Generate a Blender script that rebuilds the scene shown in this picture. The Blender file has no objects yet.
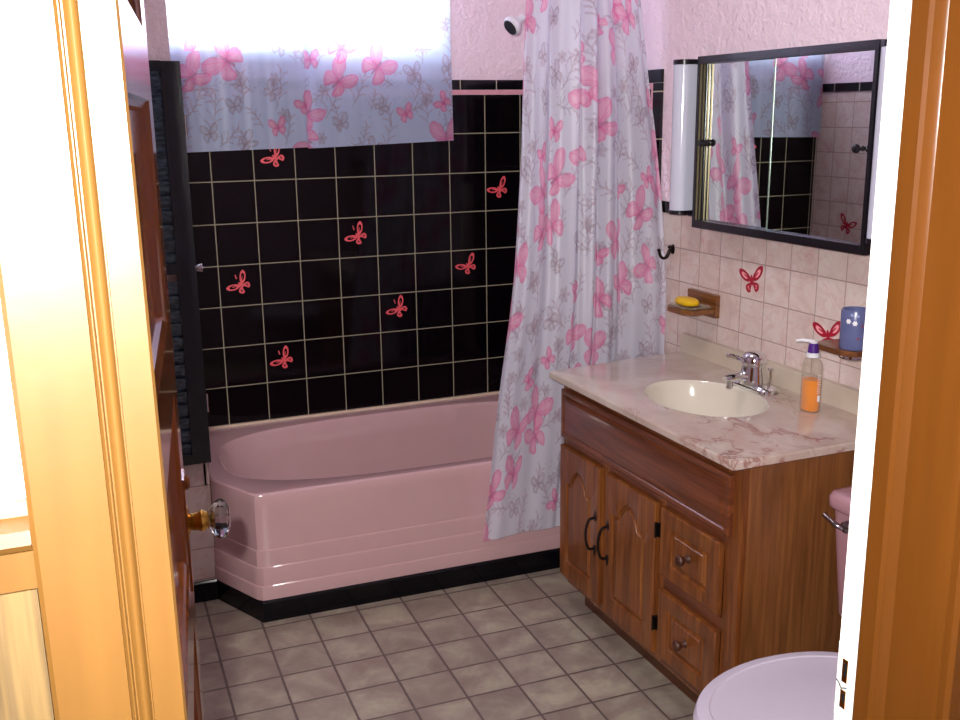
import bpy, bmesh, math, random
import numpy as np
from mathutils import Vector, Matrix
C = bpy.context.scene.collection
random.seed(4)
# ------------------------------------------------------------------ camera, world, light, exposure
CAM = Vector((-0.536, -3.770, 1.562))
FW = Vector((0.37352, 0.89719, -0.23553)).normalized()
RT = Vector((0.92246, -0.38600, -0.01239)); RT = (RT - FW * RT.dot(FW)).normalized()
UP = RT.cross(FW)
cd = bpy.data.cameras.new('camera'); cam = bpy.data.objects.new('camera', cd); C.objects.link(cam)
m = Matrix((RT, UP, -FW)).transposed().to_4x4(); m.translation = CAM
cam.matrix_world = m
cd.sensor_width = 36; cd.lens = 1013.55 / 960 * 36; cd.clip_start = 0.02
bpy.context.scene.camera = cam
vs = bpy.context.scene.view_settings
vs.view_transform = 'Standard'; vs.look = 'None'; vs.gamma = 1; vs.use_curve_mapping = False
vs.exposure = 0.0
bpy.context.scene.render.film_transparent = False
w = bpy.data.worlds.new('sky'); bpy.context.scene.world = w; w.use_nodes = True
bg = w.node_tree.nodes['Background']; bg.inputs[0].default_value = (0.80, 0.90, 1.0, 1); bg.inputs[1].default_value = 16.0
# daylight entering by the window is guided by a portal
pl = bpy.data.lights.new('window_portal', 'AREA'); pl.shape = 'RECTANGLE'; pl.size = 1.03; pl.size_y = 0.50
po = bpy.data.objects.new('window_portal', pl); C.objects.link(po); po.location = (0.375, 0.13, 2.08); po.rotation_euler = (math.radians(-90), 0, 0)
pl.cycles.is_portal = True
# the camera's flash, a little left of and above the lens
fl = bpy.data.lights.new('camera_flash', 'SPOT'); fl.energy = 225; fl.color = (1.0, 0.985, 0.96); fl.shadow_soft_size = 0.012
fl.spot_size = math.radians(115); fl.spot_blend = 0.9
fo = bpy.data.objects.new('camera_flash', fl); C.objects.link(fo)
m2 = m.copy(); m2.translation = CAM - RT * 0.05 + UP * 0.055 + FW * 0.0; fo.matrix_world = m2
# added soft fill light near the ceiling, out of view; no real fixture
rl = bpy.data.lights.new('added_fill_light', 'AREA'); rl.shape = 'DISK'; rl.size = 0.35; rl.energy = 7; rl.color = (1.0, 0.94, 0.92)
ro = bpy.data.objects.new('added_fill_light', rl); C.objects.link(ro); ro.location = (0.25, -1.6, 2.42)

# ------------------------------------------------------------------ helpers
def L(c):
    if isinstance(c, str):
        c = c.lstrip('#'); c = [int(c[i:i + 2], 16) / 255 for i in (0, 2, 4)]
        c = [x / 12.92 if x <= .04045 else ((x + .055) / 1.055) ** 2.4 for x in c]
    return (c[0], c[1], c[2], 1)
class N:
    """small node graph builder"""
    def __init__(s, name):
        s.m = bpy.data.materials.new(name); s.m.use_nodes = True; s.t = s.m.node_tree; s.t.nodes.clear()
        s.out = s.n('ShaderNodeOutputMaterial')
    def n(s, kind, **k):
        x = s.t.nodes.new(kind)
        for a, b in k.items(): setattr(x, a, b)
        return x
    def put(s, node, key, v):
        i = node.inputs[key]
        if hasattr(v, 'is_linked') or hasattr(v, 'links'): s.t.links.new(v, i)
        else: i.default_value = v
    def math(s, op, a, b=0.0, c=None):
        x = s.n('ShaderNodeMath', operation=op); s.put(x, 0, a); s.put(x, 1, b)
        if c is not None: s.put(x, 2, c)
        return x.outputs[0]
    def pos(s): return s.n('ShaderNodeNewGeometry').outputs['Position']
    def obj(s): return s.n('ShaderNodeTexCoord').outputs['Object']
    def sep(s, v):
        x = s.n('ShaderNodeSeparateXYZ'); s.put(x, 0, v); return x.outputs
    def comb(s, a, b, c):
        x = s.n('ShaderNodeCombineXYZ'); s.put(x, 0, a); s.put(x, 1, b); s.put(x, 2, c); return x.outputs[0]
    def scale(s, v, sc):
        x = s.n('ShaderNodeVectorMath', operation='MULTIPLY'); s.put(x, 0, v); s.put(x, 1, tuple(sc)); return x.outputs[0]
    def addv(s, a, b):
        x = s.n('ShaderNodeVectorMath', operation='ADD'); s.put(x, 0, a); s.put(x, 1, b); return x.outputs[0]
    def noise(s, v, sc, det=3, rough=.5, dist=0.0, col=False):
        x = s.n('ShaderNodeTexNoise'); s.put(x, 'Vector', v); s.put(x, 'Scale', sc); s.put(x, 'Detail', det); s.put(x, 'Roughness', rough); s.put(x, 'Distortion', dist)
        return x.outputs['Color' if col else 'Fac']
    def ramp(s, f, stops, interp='LINEAR'):
        x = s.n('ShaderNodeValToRGB'); s.put(x, 0, f); cr = x.color_ramp; cr.interpolation = interp
        while len(cr.elements) < len(stops): cr.elements.new(.5)
        for e, (p, c) in zip(cr.elements, stops): e.position = p; e.color = L(c)
        return x.outputs[0]
    def mix(s, f, a, b, mode='MIX'):
        x = s.n('ShaderNodeMix', data_type='RGBA', blend_type=mode); s.put(x, 0, f)
        s.put(x, 6, a if not isinstance(a, (str, tuple)) else L(a)); s.put(x, 7, b if not isinstance(b, (str, tuple)) else L(b))
        return x.outputs[2]
    def mr(s, v, a, b, c=0.0, d=1.0):
        x = s.n('ShaderNodeMapRange'); s.put(x, 0, v); s.put(x, 1, a); s.put(x, 2, b); s.put(x, 3, c); s.put(x, 4, d); return x.outputs[0]
    def bump(s, h, strength=.3, dist=.01, nrm=None):
        x = s.n('ShaderNodeBump'); s.put(x, 'Height', h); s.put(x, 'Strength', strength); s.put(x, 'Distance', dist)
        if nrm is not None: s.put(x, 'Normal', nrm)
        return x.outputs[0]
    def pbr(s, color, rough=.5, metal=0.0, normal=None, coat=0.0, **kw):
        b = s.n('ShaderNodeBsdfPrincipled')
        s.put(b, 'Base Color', L(color) if isinstance(color, (str, tuple)) else color)
        s.put(b, 'Roughness', rough); s.put(b, 'Metallic', metal)
        if coat: s.put(b, 'Coat Weight', coat); s.put(b, 'Coat Roughness', .08)
        if normal is not None: s.put(b, 'Normal', normal)
        for k, v in kw.items(): s.put(b, k.replace('_', ' '), v)
        s.t.links.new(b.outputs[0], s.out.inputs[0]); return s.m
def plain(name, color, rough=.5, metal=0.0, var=.06, sc=30, bump=0.0, **kw):
    g = N(name); v = g.obj(); f = g.noise(v, sc, 3)
    c = g.mix(g.math('MULTIPLY', f, 1.0), L(color), L(color)) if var == 0 else None
    if c is None:
        hv = g.n('ShaderNodeHueSaturation'); g.put(hv, 'Color', L(color)); g.put(hv, 'Value', g.mr(f, .3, .7, 1 - var, 1 + var)); c = hv.outputs[0]
    return g.pbr(c, rough, metal, g.bump(f, bump, .002) if bump else None, **kw)

def tiles(name, ax, u0, v0, pitch, color_fn, grout, gw=.0032, rough=.12, bump=.35, angle=0.0, grough=.8, wob=0.0, coat=0.0, spec=.5):
    g = N(name); p = g.pos(); X = g.sep(p)
    u, v = X['XYZ'.index(ax[0])], X['XYZ'.index(ax[1])]
    if angle:
        a = math.radians(angle); uu = g.math('SUBTRACT', u, u0); vv = g.math('SUBTRACT', v, v0)
        u = g.math('ADD', g.math('MULTIPLY', uu, math.cos(a)), g.math('MULTIPLY', vv, -math.sin(a)))
        v = g.math('ADD', g.math('MULTIPLY', uu, math.sin(a)), g.math('MULTIPLY', vv, math.cos(a)))
    else:
        u = g.math('SUBTRACT', u, u0); v = g.math('SUBTRACT', v, v0)
    du = g.math('PINGPONG', u, pitch / 2); dv = g.math('PINGPONG', v, pitch / 2)
    d = g.math('MINIMUM', du, dv)
    if wob: d = g.math('ADD', d, g.mr(g.noise(p, 45, 2), .3, .7, -wob, wob))
    tile = g.mr(d, gw / 2, gw / 2 + .0012)
    iu = g.math('FLOOR', g.math('DIVIDE', u, pitch)); iv = g.math('FLOOR', g.math('DIVIDE', v, pitch))
    wn = g.n('ShaderNodeTexWhiteNoise', noise_dimensions='3D'); g.put(wn, 'Vector', g.comb(iu, iv, 0.0))
    col = color_fn(g, p, wn.outputs['Value'], wn.outputs['Color'], du, dv)
    colr = g.mix(tile, grout, col)
    rr = g.mr(tile, 0, 1, grough, rough)
    h = g.math('ADD', g.math('MULTIPLY', tile, 1.0), g.math('MULTIPLY', g.noise(p, 9, 1), .12))
    # every tile sits at a slightly different tilt
    return g.pbr(colr, rr, 0.0, g.bump(h, bump, .0025), coat, Specular_IOR_Level=spec)

def wood(name, grain, base='#8a4a22', dark='#4f2410', light='#a8642f', rough=.32, fine=1.0, cath=1.0, coat=.25):
    """grain: axis the fibres run along"""
    g = N(name); p = g.obj()
    sc = [14, 14, 14]; sc['xyz'.index(grain)] = 1.1
    q = g.scale(p, sc)
    q = g.addv(q, g.scale(g.noise(g.scale(p, [x * .25 for x in sc]), 1.0, 2, .5, 0, True), (2.2 * cath,) * 3))
    a = g.noise(q, 1.0, 5, .6)
    sc2 = [170, 170, 170]; sc2['xyz'.index(grain)] = 5
    b = g.noise(g.scale(p, sc2), fine, 2)
    ring = g.math('PINGPONG', g.math('MULTIPLY', a, 9.0), 1.0)
    c1 = g.mix(.45, g.ramp(ring, [(0.0, dark), (.35, base), (1.0, light)]), base)
    c2 = g.mix(g.mr(b, .35, .65, .55, 0.0), c1, dark)
    return g.pbr(c2, rough, 0.0, g.bump(g.math('ADD', b, ring), .12, .001), coat)

def finish(bm, name, mat, parent=None, smooth=False, bevel=0.0, seg=2, angle=35):
    if bevel:
        es = [e for e in bm.edges if len(e.link_faces) == 2 and e.calc_face_angle(0) > math.radians(30)]
        bmesh.ops.bevel(bm, geom=es, offset=bevel, segments=seg, affect='EDGES', clamp_overlap=True)
    bmesh.ops.recalc_face_normals(bm, faces=bm.faces)
    me = bpy.data.meshes.new(name); bm.to_mesh(me); bm.free()
    me.materials.append(mat)
    if smooth or bevel:
        for p in me.polygons: p.use_smooth = True
        try: me.set_sharp_from_angle(angle=math.radians(angle))
        except Exception: pass
    o = bpy.data.objects.new(name, me); C.objects.link(o)
    if parent is not None: o.parent = parent; o.matrix_parent_inverse = parent.matrix_world.inverted() if False else Matrix.Translation(-parent.location)
    return o
def box(bm, a, b, rot=None, cen=None):
    x0, y0, z0 = [min(p, q) for p, q in zip(a, b)]; x1, y1, z1 = [max(p, q) for p, q in zip(a, b)]
    vs = [bm.verts.new(v) for v in ((x0, y0, z0), (x1, y0, z0), (x1, y1, z0), (x0, y1, z0), (x0, y0, z1), (x1, y0, z1), (x1, y1, z1), (x0, y1, z1))]
    for f in ((0, 3, 2, 1), (4, 5, 6, 7), (0, 1, 5, 4), (1, 2, 6, 5), (2, 3, 7, 6), (3, 0, 4, 7)): bm.faces.new([vs[i] for i in f])
    if rot is not None: bmesh.ops.rotate(bm, verts=vs, cent=cen or Vector(((x0 + x1) / 2, (y0 + y1) / 2, (z0 + z1) / 2)), matrix=rot)
    return vs
def lathe(bm, prof, cen=(0, 0, 0), n=32, axis='z', sx=1.0, sy=1.0, caps=True):
    rings = []
    for r, h in prof:
        ring = []
        for k in range(n):
            a = 2 * math.pi * k / n; p = (r * math.cos(a) * sx, r * math.sin(a) * sy, h)
            if axis == 'x': p = (p[2], p[0], p[1])
            if axis == 'y': p = (p[0], p[2], p[1])
            ring.append(bm.verts.new(Vector(p) + Vector(cen)))
        rings.append(ring)
    loft(bm, rings, caps)
    return [v for r in rings for v in r]
def loft(bm, rings, caps=True, close=True):
    for a, b in zip(rings, rings[1:]):
        n = len(a)
        for k in range(n if close else n - 1):
            bm.faces.new((a[k], a[(k + 1) % n], b[(k + 1) % n], b[k]))
    if caps and close:
        bm.faces.new(list(reversed(rings[0]))); bm.faces.new(rings[-1])
def tube(bm, pts, r, n=10, caps=True):
    pts = [Vector(p) for p in pts]; rs = r if isinstance(r, (list, tuple)) else [r] * len(pts)
    rings = []; up = None
    for i, p in enumerate(pts):
        t = (pts[min(i + 1, len(pts) - 1)] - pts[max(i - 1, 0)]).normalized()
        if up is None: up = t.orthogonal().normalized()
        up = (up - t * up.dot(t)).normalized(); s = t.cross(up)
        rings.append([bm.verts.new(p + (up * math.cos(2 * math.pi * k / n) + s * math.sin(2 * math.pi * k / n)) * rs[i]) for k in range(n)])
    loft(bm, rings, caps)
def spline(pts, n=8):
    P = [Vector(p) for p in pts]; out = []
    for i in range(len(P) - 1):
        a, b, c, d = P[max(i - 1, 0)], P[i], P[i + 1], P[min(i + 2, len(P) - 1)]
        for k in range(n):
            t = k / n
            out.append(.5 * ((2 * b) + (-a + c) * t + (2 * a - 5 * b + 4 * c - d) * t * t + (-a + 3 * b - 3 * c + d) * t ** 3))
    return out + [P[-1]]
def struct(o, parent=None):
    if parent is None and o.parent is None: o['kind'] = 'structure'
    return o
def tag(o, label, cat, group=None):
    o['label'] = label; o['category'] = cat
    if group: o['group'] = group
    return o
def thing(name, loc, label, cat, group=None):
    o = bpy.data.objects.new(name, None); C.objects.link(o); o.location = loc; o.empty_display_size = .05
    return tag(o, label, cat, group)
def boxes(name, mat, bb, parent=None, bevel=0.0, seg=2):
    bm = bmesh.new()
    for a, b in bb: box(bm, a, b)
    return finish(bm, name, mat, parent, bevel=bevel, seg=seg)

# ------------------------------------------------------------------ materials
def black_fn(g, p, v, c, du, dv):
    return g.mix(v, '#050205', '#080408')
M_black = tiles('black_glazed_tile', 'XZ', 0.0, 1.3375, .1524, black_fn, '#8f8874', gw=.0026, spec=.28, rough=.08, coat=.0, bump=.3)
M_blackR = tiles('black_glazed_tile_side', 'YZ', 0.0, 1.3375, .1524, black_fn, '#8f8874', gw=.0026, spec=.28, rough=.08)
M_cap = tiles('black_cap_tile', 'XZ', 0.096, 0.0, .1524, black_fn, '#8f8874', gw=.0026, rough=.07)
# cap tiles only want vertical joints: very tall pitch would need a second generator, so the joints are drawn on their own
def capmat(name, ax, u0, pitch=.1524):
    g = N(name); p = g.pos(); X = g.sep(p); u = g.math('SUBTRACT', X['XYZ'.index(ax)], u0)
    d = g.math('PINGPONG', u, pitch / 2); t = g.mr(d, .0014, .0026)
    return g.pbr(g.mix(t, '#a89c8a', '#060308'), g.mr(t, 0, 1, .8, .09), 0.0, g.bump(t, .3, .002))
M_capx = capmat('black_cap_tile_x', 'X', .049 + .1524 * 4)
M_capy = capmat('black_cap_tile_y', 'Y', -.868)
M_capz = capmat('black_cap_tile_z', 'Z', 1.628)
def pinkfn(g, p, v, c, du, dv):
    q = g.addv(g.scale(p, (1, 1, 1)), g.scale(c, (7, 7, 7)))
    a = g.noise(q, 9, 4, .55, 1.2)
    b = g.noise(g.addv(q, (3.1, 1.7, 5.2)), 14, 3, .5, 2.0)
    base = g.ramp(a, [(.25, '#c8aea8'), (.45, '#d2beb6'), (.62, '#d8c8c2'), (.8, '#cdb8b2')])
    base = g.mix(g.mr(b, .58, .75, 0, .45), base, '#c78a88')
    st = g.math('ABSOLUTE', g.math('SUBTRACT', g.noise(g.addv(q, (9, 2, 4)), 7, 2, .5, 1.5), .5))
    base = g.mix(g.mr(st, .0, .03, .22, 0), base, '#c08078')
    return base
M_pinkR = tiles('marbled_pink_tile', 'YZ', -.8734, 1.1301, .1085, pinkfn, '#a38a84', gw=.0020, rough=.16, bump=.3)
M_pinkL = tiles('marbled_pale_tile', 'XZ', -.155, .076, .1085, pinkfn, '#a0897c', gw=.0026, rough=.2, bump=.3)
M_pinkLs = tiles('marbled_pale_tile_side', 'YZ', -.01, .076, .1085, pinkfn, '#a0897c', gw=.0026, rough=.2, bump=.3)
def floorfn(g, p, v, c, du, dv):
    d = g.math('MINIMUM', du, dv)
    a = g.noise(g.addv(p, g.scale(c, (9, 9, 0))), 7.5, 3, .6, .4)
    b = g.noise(p, 60, 3, .6)
    base = g.ramp(a, [(.3, '#88756b'), (.48, '#998a7e'), (.66, '#b1a793')])
    base = g.mix(g.mr(d, .0, .055, .30, 0), base, '#877570')
    base = g.mix(g.mr(b, .35, .65, .18, 0), base, '#776a62')
    hv = g.n('ShaderNodeHueSaturation'); g.put(hv, 'Color', base); g.put(hv, 'Value', g.mr(v, 0, 1, .90, 1.10)); return hv.outputs[0]
M_floor = tiles('sheet_vinyl_floor', 'XY', -.2148, -.9736, .1524, floorfn, '#5e4e4b', gw=.0058, rough=.34, bump=.12, angle=1.54, grough=.5, wob=.0006)
def plaster(name, c, sc=90, st=.5):
    g = N(name); p = g.pos(); n1 = g.noise(p, sc, 3, .6); n2 = g.noise(p, sc * .35, 2, .5)
    h = g.math('ADD', n1, n2)
    return g.pbr(c, .55, 0.0, g.bump(h, st, .0075))
M_wall = plaster('pink_textured_plaster', '#f2dae6', 60, 1.0)
M_ceil = plaster('white_ceiling_paint', '#e6dcd8', 120, .2)
M_white = plain('white_gloss_paint', '#ece9e4', .3, var=.04, sc=60, bump=.05)
g = N('caramel_gloss_paint'); p = g.pos()
n1 = g.noise(g.scale(p, (60, 60, 4)), 1.0, 3); n2 = g.noise(p, 26, 2)
M_paint = g.pbr(g.mix(g.mr(n1, .3, .7), '#552f0d', '#5b330f'), .2, 0.0, g.bump(g.math('ADD', n1, g.math('MULTIPLY', n2, 1.5)), .10, .002), .3)
g = N('flash_yellowed_caramel_paint'); p = g.pos()  # caramel paint again, yellowed in the colour as the near flash bleaches it
n1 = g.noise(g.scale(p, (60, 60, 4)), 1.0, 3); n2 = g.noise(p, 26, 2)
M_paintL = g.pbr(g.mix(g.mr(n1, .3, .7), '#5a3c17', '#60411a'), .40, 0.0, g.bump(g.math('ADD', n1, g.math('MULTIPLY', n2, 1.5)), .10, .002))
g = N('brown_varnished_door'); p = g.obj()
n1 = g.noise(g.scale(p, (40, 40, 2.5)), 1.0, 4, .6)
M_door = g.pbr(g.ramp(n1, [(.3, '#8a4a14'), (.6, '#a85c1c')]), .14, 0.0, g.bump(n1, .06, .001), .5)
M_pink = plain('pink_enamel', '#c09a9c', .10, var=.015, sc=12, coat=.5)
M_lid = plain('lilac_plastic', '#c6bccd', .2, var=.01, sc=9)
M_tank = plain('pink_vitreous_china', '#ab808b', .08, var=.015, coat=.4)
M_caulk = plain('cream_caulk', '#d3bba6', .45, var=.08, sc=60)
M_oakz = wood('oak_upright_grain', 'z', '#82481f', '#4a260f', '#9c6028')
M_oaky = wood('oak_lengthwise_grain', 'y', '#703a20', '#45220f', '#84492a', cath=1.6)
M_side = wood('oak_veneer_side', 'z', '#7d4c28', '#5a361a', '#8e5a30', fine=.7, cath=.5)
M_holder = wood('stained_oak_holder', 'y', '#7a4a26', '#4a2812', '#94602f')
M_rawwood = wood('bare_weathered_pine', 'z', '#5a4420', '#33230e', '#6e5630', rough=.8, coat=0.0)
g = N('cultured_marble'); p = g.pos()
wv = g.addv(g.scale(p, (1.3, .75, 1.3)), g.scale(g.noise(p, 3.2, 4, .6, .6, True), (.32, .32, .32)))
a = g.noise(wv, 2.6, 4, .6, .8)
b = g.noise(g.addv(wv, (4, 2, 1)), 4.4, 5, .62, 1.0)
v1 = g.math('ABSOLUTE', g.math('SUBTRACT', a, .5)); v2 = g.math('ABSOLUTE', g.math('SUBTRACT', b, .47))
msk = g.mr(g.noise(g.addv(p, (7, 3, 0)), 3.0, 2), .46, .6)
base = g.ramp(g.noise(wv, 5, 3), [(.3, '#b29c90'), (.5, '#c2b0a5'), (.7, '#cdc0b4')])
base = g.mix(g.math('MULTIPLY', g.mr(v1, .0, .026, .8, 0), msk), base, '#83504a')
base = g.mix(g.math('MULTIPLY', g.mr(v2, .0, .012, .65, 0), msk), base, '#7a4640')
base = g.mix(g.math('MULTIPLY', g.mr(v1, .0, .12, .30, 0), msk), base, '#a56f66')
M_marble = g.pbr(base, .13, coat=.3)
M_bowl = plain('ivory_marble', '#d2c9bb', .12, var=.02, sc=6, coat=.3)
M_splash = plain('cream_marble_splash', '#c4b5a4', .16, var=.07, sc=8)
M_chrome = plain('polished_chrome', '#e6e8ea', .06, 1.0, var=0.02)
M_brass = plain('aged_brass', '#c89a48', .22, 1.0, var=.1)
M_gold = plain('gilt_aluminium_channel', '#877c60', .45, 1.0, var=.03)
M_iron = plain('dark_bronze', '#2b2220', .35, .8, var=.2)
M_blackp = plain('black_gloss_paint', '#17141a', .25, var=.2, sc=60, bump=.2)
g = N('worn_black_paint'); p = g.pos()
n1 = g.noise(g.scale(p, (120, 120, 14)), 1.0, 4, .65)
M_shut = g.pbr(g.ramp(n1, [(.4, '#0b0c14'), (.62, '#131622'), (.78, '#2c3444')]), .3, 0.0, g.bump(n1, .5, .002))
g = N('black_louver_paint_sheen'); p = g.pos()  # black paint; its bluish reflected light is put into the lighter tones
n1 = g.noise(g.scale(p, (30, 30, 120)), 1.0, 4, .65)
M_louv = g.pbr(g.ramp(n1, [(.4, '#1c2535'), (.72, '#4a5e72')]), .25, 0.0, g.bump(n1, .5, .002))
M_mirror = plain('silvered_mirror', '#dfe4e0', .01, 1.0, var=0.0)
M_tube = plain('opal_diffuser', '#c9cadb', .12, var=.01, coat=.5)
M_decR = plain('crimson_print', '#a5102e', .4, var=.05)
M_decP = plain('pale_pink_print', '#f2a0a8', .4, var=.05)
M_decB = plain('coral_print', '#e0525c', .4, var=.05)
M_purple = plain('purple_plastic', '#4a1f7a', .3, var=.03)
M_wplast = plain('white_plastic', '#e9e8ee', .3, var=.02)
M_soap = plain('yellow_soap', '#e8b818', .35, var=.06, sc=20, Subsurface_Weight=.2)
M_dark = plain('dark_rubber', '#101014', .5)
def glass(name, color=(1, 1, 1, 1), rough=0.02, ior=1.5):
    g = N(name); b = g.n('ShaderNodeBsdfPrincipled')
    g.put(b, 'Base Color', color); g.put(b, 'Roughness', rough); g.put(b, 'IOR', ior); g.put(b, 'Transmission Weight', 1.0)
    g.t.links.new(b.outputs[0], g.out.inputs[0]); return g.m
M_glass = glass('cut_crystal', (.93, .97, 1, 1))
g = N('clear_plastic'); tb = g.n('ShaderNodeBsdfTransparent'); tb.inputs[0].default_value = (.93, .93, .90, 1)
gb = g.n('ShaderNodeBsdfPrincipled'); g.put(gb, 'Base Color', L('#d8d0c0')); g.put(gb, 'Roughness', .08)
mx = g.n('ShaderNodeMixShader'); lw = g.n('ShaderNodeLayerWeight'); lw.inputs[0].default_value = .35
g.put(mx, 0, g.mr(lw.outputs['Facing'], 0, 1, .03, .5)); g.t.links.new(tb.outputs[0], mx.inputs[1]); g.t.links.new(gb.outputs[0], mx.inputs[2]); g.t.links.new(mx.outputs[0], g.out.inputs[0])
M_clear = g.m
M_liquid = plain('amber_liquid_soap', '#f08a04', .15, var=.05, sc=20, Coat_Weight=.4)
g = N('window_glass'); tb = g.n('ShaderNodeBsdfTransparent'); gb = g.n('ShaderNodeBsdfGlossy'); gb.inputs['Roughness'].default_value = .02
mx = g.n('ShaderNodeMixShader'); mx.inputs[0].default_value = .06; g.t.links.new(tb.outputs[0], mx.inputs[1]); g.t.links.new(gb.outputs[0], mx.inputs[2]); g.t.links.new(mx.outputs[0], g.out.inputs[0])
M_pane = g.m
def cloth(name, trans=.10, transl=.35):
    g = N(name); at = g.n('ShaderNodeAttribute'); at.attribute_name = 'print'
    d = g.n('ShaderNodeBsdfPrincipled'); g.put(d, 'Base Color', at.outputs['Color']); g.put(d, 'Roughness', .38); g.put(d, 'Sheen Weight', .2)
    t = g.n('ShaderNodeBsdfTranslucent'); g.put(t, 'Color', at.outputs['Color'])
    x = g.n('ShaderNodeBsdfTransparent')
    m1 = g.n('ShaderNodeMixShader'); m1.inputs[0].default_value = transl
    g.t.links.new(d.outputs[0], m1.inputs[1]); g.t.links.new(t.outputs[0], m1.inputs[2])
    m2 = g.n('ShaderNodeMixShader'); m2.inputs[0].default_value = trans
    g.t.links.new(m1.outputs[0], m2.inputs[1]); g.t.links.new(x.outputs[0], m2.inputs[2])
    g.t.links.new(m2.outputs[0], g.out.inputs[0]); return g.m
M_cloth = cloth('printed_sheer_polyester')
M_wcloth = cloth('printed_sheer_window_cloth', .16, .45)

# ------------------------------------------------------------------ room shell
XW, XL = 1.337, -.165
struct(boxes('floor', M_floor, [((-1.2, -4.6, -.05), (1.6, .2, 0))]))
struct(boxes('ceiling', M_ceil, [((-1.2, -4.6, 2.44), (1.6, .2, 2.5))]))
wx0, wx1, wz0, wz1 = -.14, .875, 1.805, 2.34
wb = struct(boxes('wall_back', M_wall, [((-1.2, .006, 0), (wx0, .13, 2.44)), ((wx1, .006, 0), (1.6, .13, 2.44)), ((wx0, .006, 0), (wx1, .13, wz0)), ((wx0, .006, wz1), (wx1, .13, 2.44))]))
boxes('tile_field', M_black, [((XL, 0, .40), (XW, .007, 1.636))], wb)
M_liner = plain('pink_pencil_tile', '#d99aa6', .2)
boxes('liner_strip', M_liner, [((XL, -.006, 1.637), (XW, .007, 1.654))], wb, bevel=.003)
boxes('cap_course', M_capx, [((XL, -.004, 1.655), (XW, .007, 1.692))], wb, bevel=.003)
wr = struct(boxes('wall_right', M_wall, [((XW + .006, -4.6, 0), (XW + .12, .2, 2.44))]))
boxes('black_tile_field', M_blackR, [((XW, -.785, .40), (XW + .007, 0, 1.636))], wr)
boxes('pink_liner', M_liner, [((XW - .004, -.80, 1.25), (XW + .007, -.785, 1.654)), ((XW - .004, -.785, 1.637), (XW + .007, 0, 1.654))], wr, bevel=.002)
boxes('upright_cap', M_capz, [((XW - .006, -.845, 1.276), (XW + .007, -.80, 1.655))], wr, bevel=.003)
boxes('top_cap', M_capy, [((XW - .006, -.845, 1.656), (XW + .007, 0, 1.698))], wr, bevel=.003)
boxes('wainscot_cap', M_capy, [((XW - .006, -2.95, 1.2395), (XW + .007, -.80, 1.276))], wr, bevel=.003)
boxes('wainscot_tile', M_pinkR, [((XW, -2.95, 0), (XW + .007, -.80, 1.239))], wr)
wp = struct(boxes('wall_alcove', M_wall, [((-1.0, -.549, 0), (XL - .006, .006, 2.44))]))
boxes('end_tile', M_pinkLs, [((XL - .007, -.555, .40), (XL, 0, 1.639))], wp)
boxes('end_cap', M_capy, [((XL - .007, -.555, 1.64), (XL + .006, -.002, 1.676))], wp, bevel=.003)
boxes('face_tile', M_pinkL, [((-1.0, -.555, 0), (-.155, -.549, 1.30))], wp)
boxes('face_cap', M_capx, [((-1.0, -.560, 1.3), (-.160, -.549, 1.336))], wp, bevel=.003)
struct(boxes('wall_left', M_wall, [((-1.12, -4.6, 0), (-1.0, .006, 2.44))]))
xo0, xo1 = -.492, .227     # door opening
YB, YF = -2.975, -3.085     # bathroom and hallway faces of the doorway wall
struct(boxes('wall_front', M_wall, [((-1.0, YF + .004, 0), (xo0 - .02, YB, 2.44)), ((xo1 + .02, YF + .004, 0), (XW + .006, YB, 2.44)), ((xo0 - .02, YF + .004, 2.06), (xo1 + .02, YB, 2.44))]))
struct(boxes('wall_hallway', M_ceil, [((-1.2, -4.72, 0), (1.6, -4.6, 2.44))]))
# black base tile round the tub and the alcove face
bt = [(XL - .01, -.556), (-.152, -.566), (-.045, -.786), (.46, -.799), (1.335, -.822)]
bm = bmesh.new()
outl = [(-1.0, -.566)] + [(-.160, -.568), (-.052, -.7935), (1.335, -.829)]
inn = [(-1.0, -.5555), (-.150, -.5555), (-.040, -.774), (1.335, -.812)]
r1 = [[bm.verts.new((x, y, z)) for (x, y), z in ((o, .001), (o, .066), (((o[0] * .6 + i[0] * .4), (o[1] * .6 + i[1] * .4)), .071), (i, .071), (i, .001))] for o, i in zip(outl, inn)]
loft(bm, r1)
M_base = plain('black_base_tile', '#05050b', .12, var=.1, Specular_IOR_Level=.3)
struct(finish(bm, 'baseboard_tub', M_base))
# doorway wood: left casing with moulded ridge, right rabbet, stop and jamb
def prism(name, mat, prof, z0, z1, parent=None, smooth=True, ang=30):
    bm = bmesh.new(); a = [bm.verts.new((x, y, z0)) for x, y in prof]; b = [bm.verts.new((x, y, z1)) for x, y in prof]
    loft(bm, [a, b]); return finish(bm, name, mat, parent, smooth=smooth, angle=ang)
Yc = -3.120
cas = [(-.484 - .0, Yc), (-.4925, YF)]
def ridge(x0, x1, h, n=8):
    return [(x0 + (x1 - x0) * k / n, Yc - h * math.sin(math.pi * k / n)) for k in range(n + 1)]
prof = [(-.4945, YF), (-.4945, Yc + .003), (-.4965, Yc), (-.5155, Yc), (-.5158, Yc + .0022), (-.5168, Yc + .0022)]
prof += [(x, y + .0012) for x, y in ridge(-.5168, -.5248, .0042)]
prof += [(-.5252, Yc + .0018), (-.5262, Yc + .0018)] + [(x, y + .0010) for x, y in ridge(-.5262, -.5292, .0022, 5)]
prof += [(-.5296, Yc + .0016), (-.5302, Yc), (-.574, Yc), (-.577, Yc + .003), (-.577, YF)]
t1 = struct(prism('trim_1', M_paintL, prof, 0, 2.1))
def lean(o, k):
    for v in o.data.vertices: v.co.x += .0083 - k * (v.co.z - 1.18)
lean(t1, .005)
struct(boxes('trim_2', M_paint, [((xo0 - .02, YF, 0), (xo0 - .0025, YB, 2.04))]))
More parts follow.
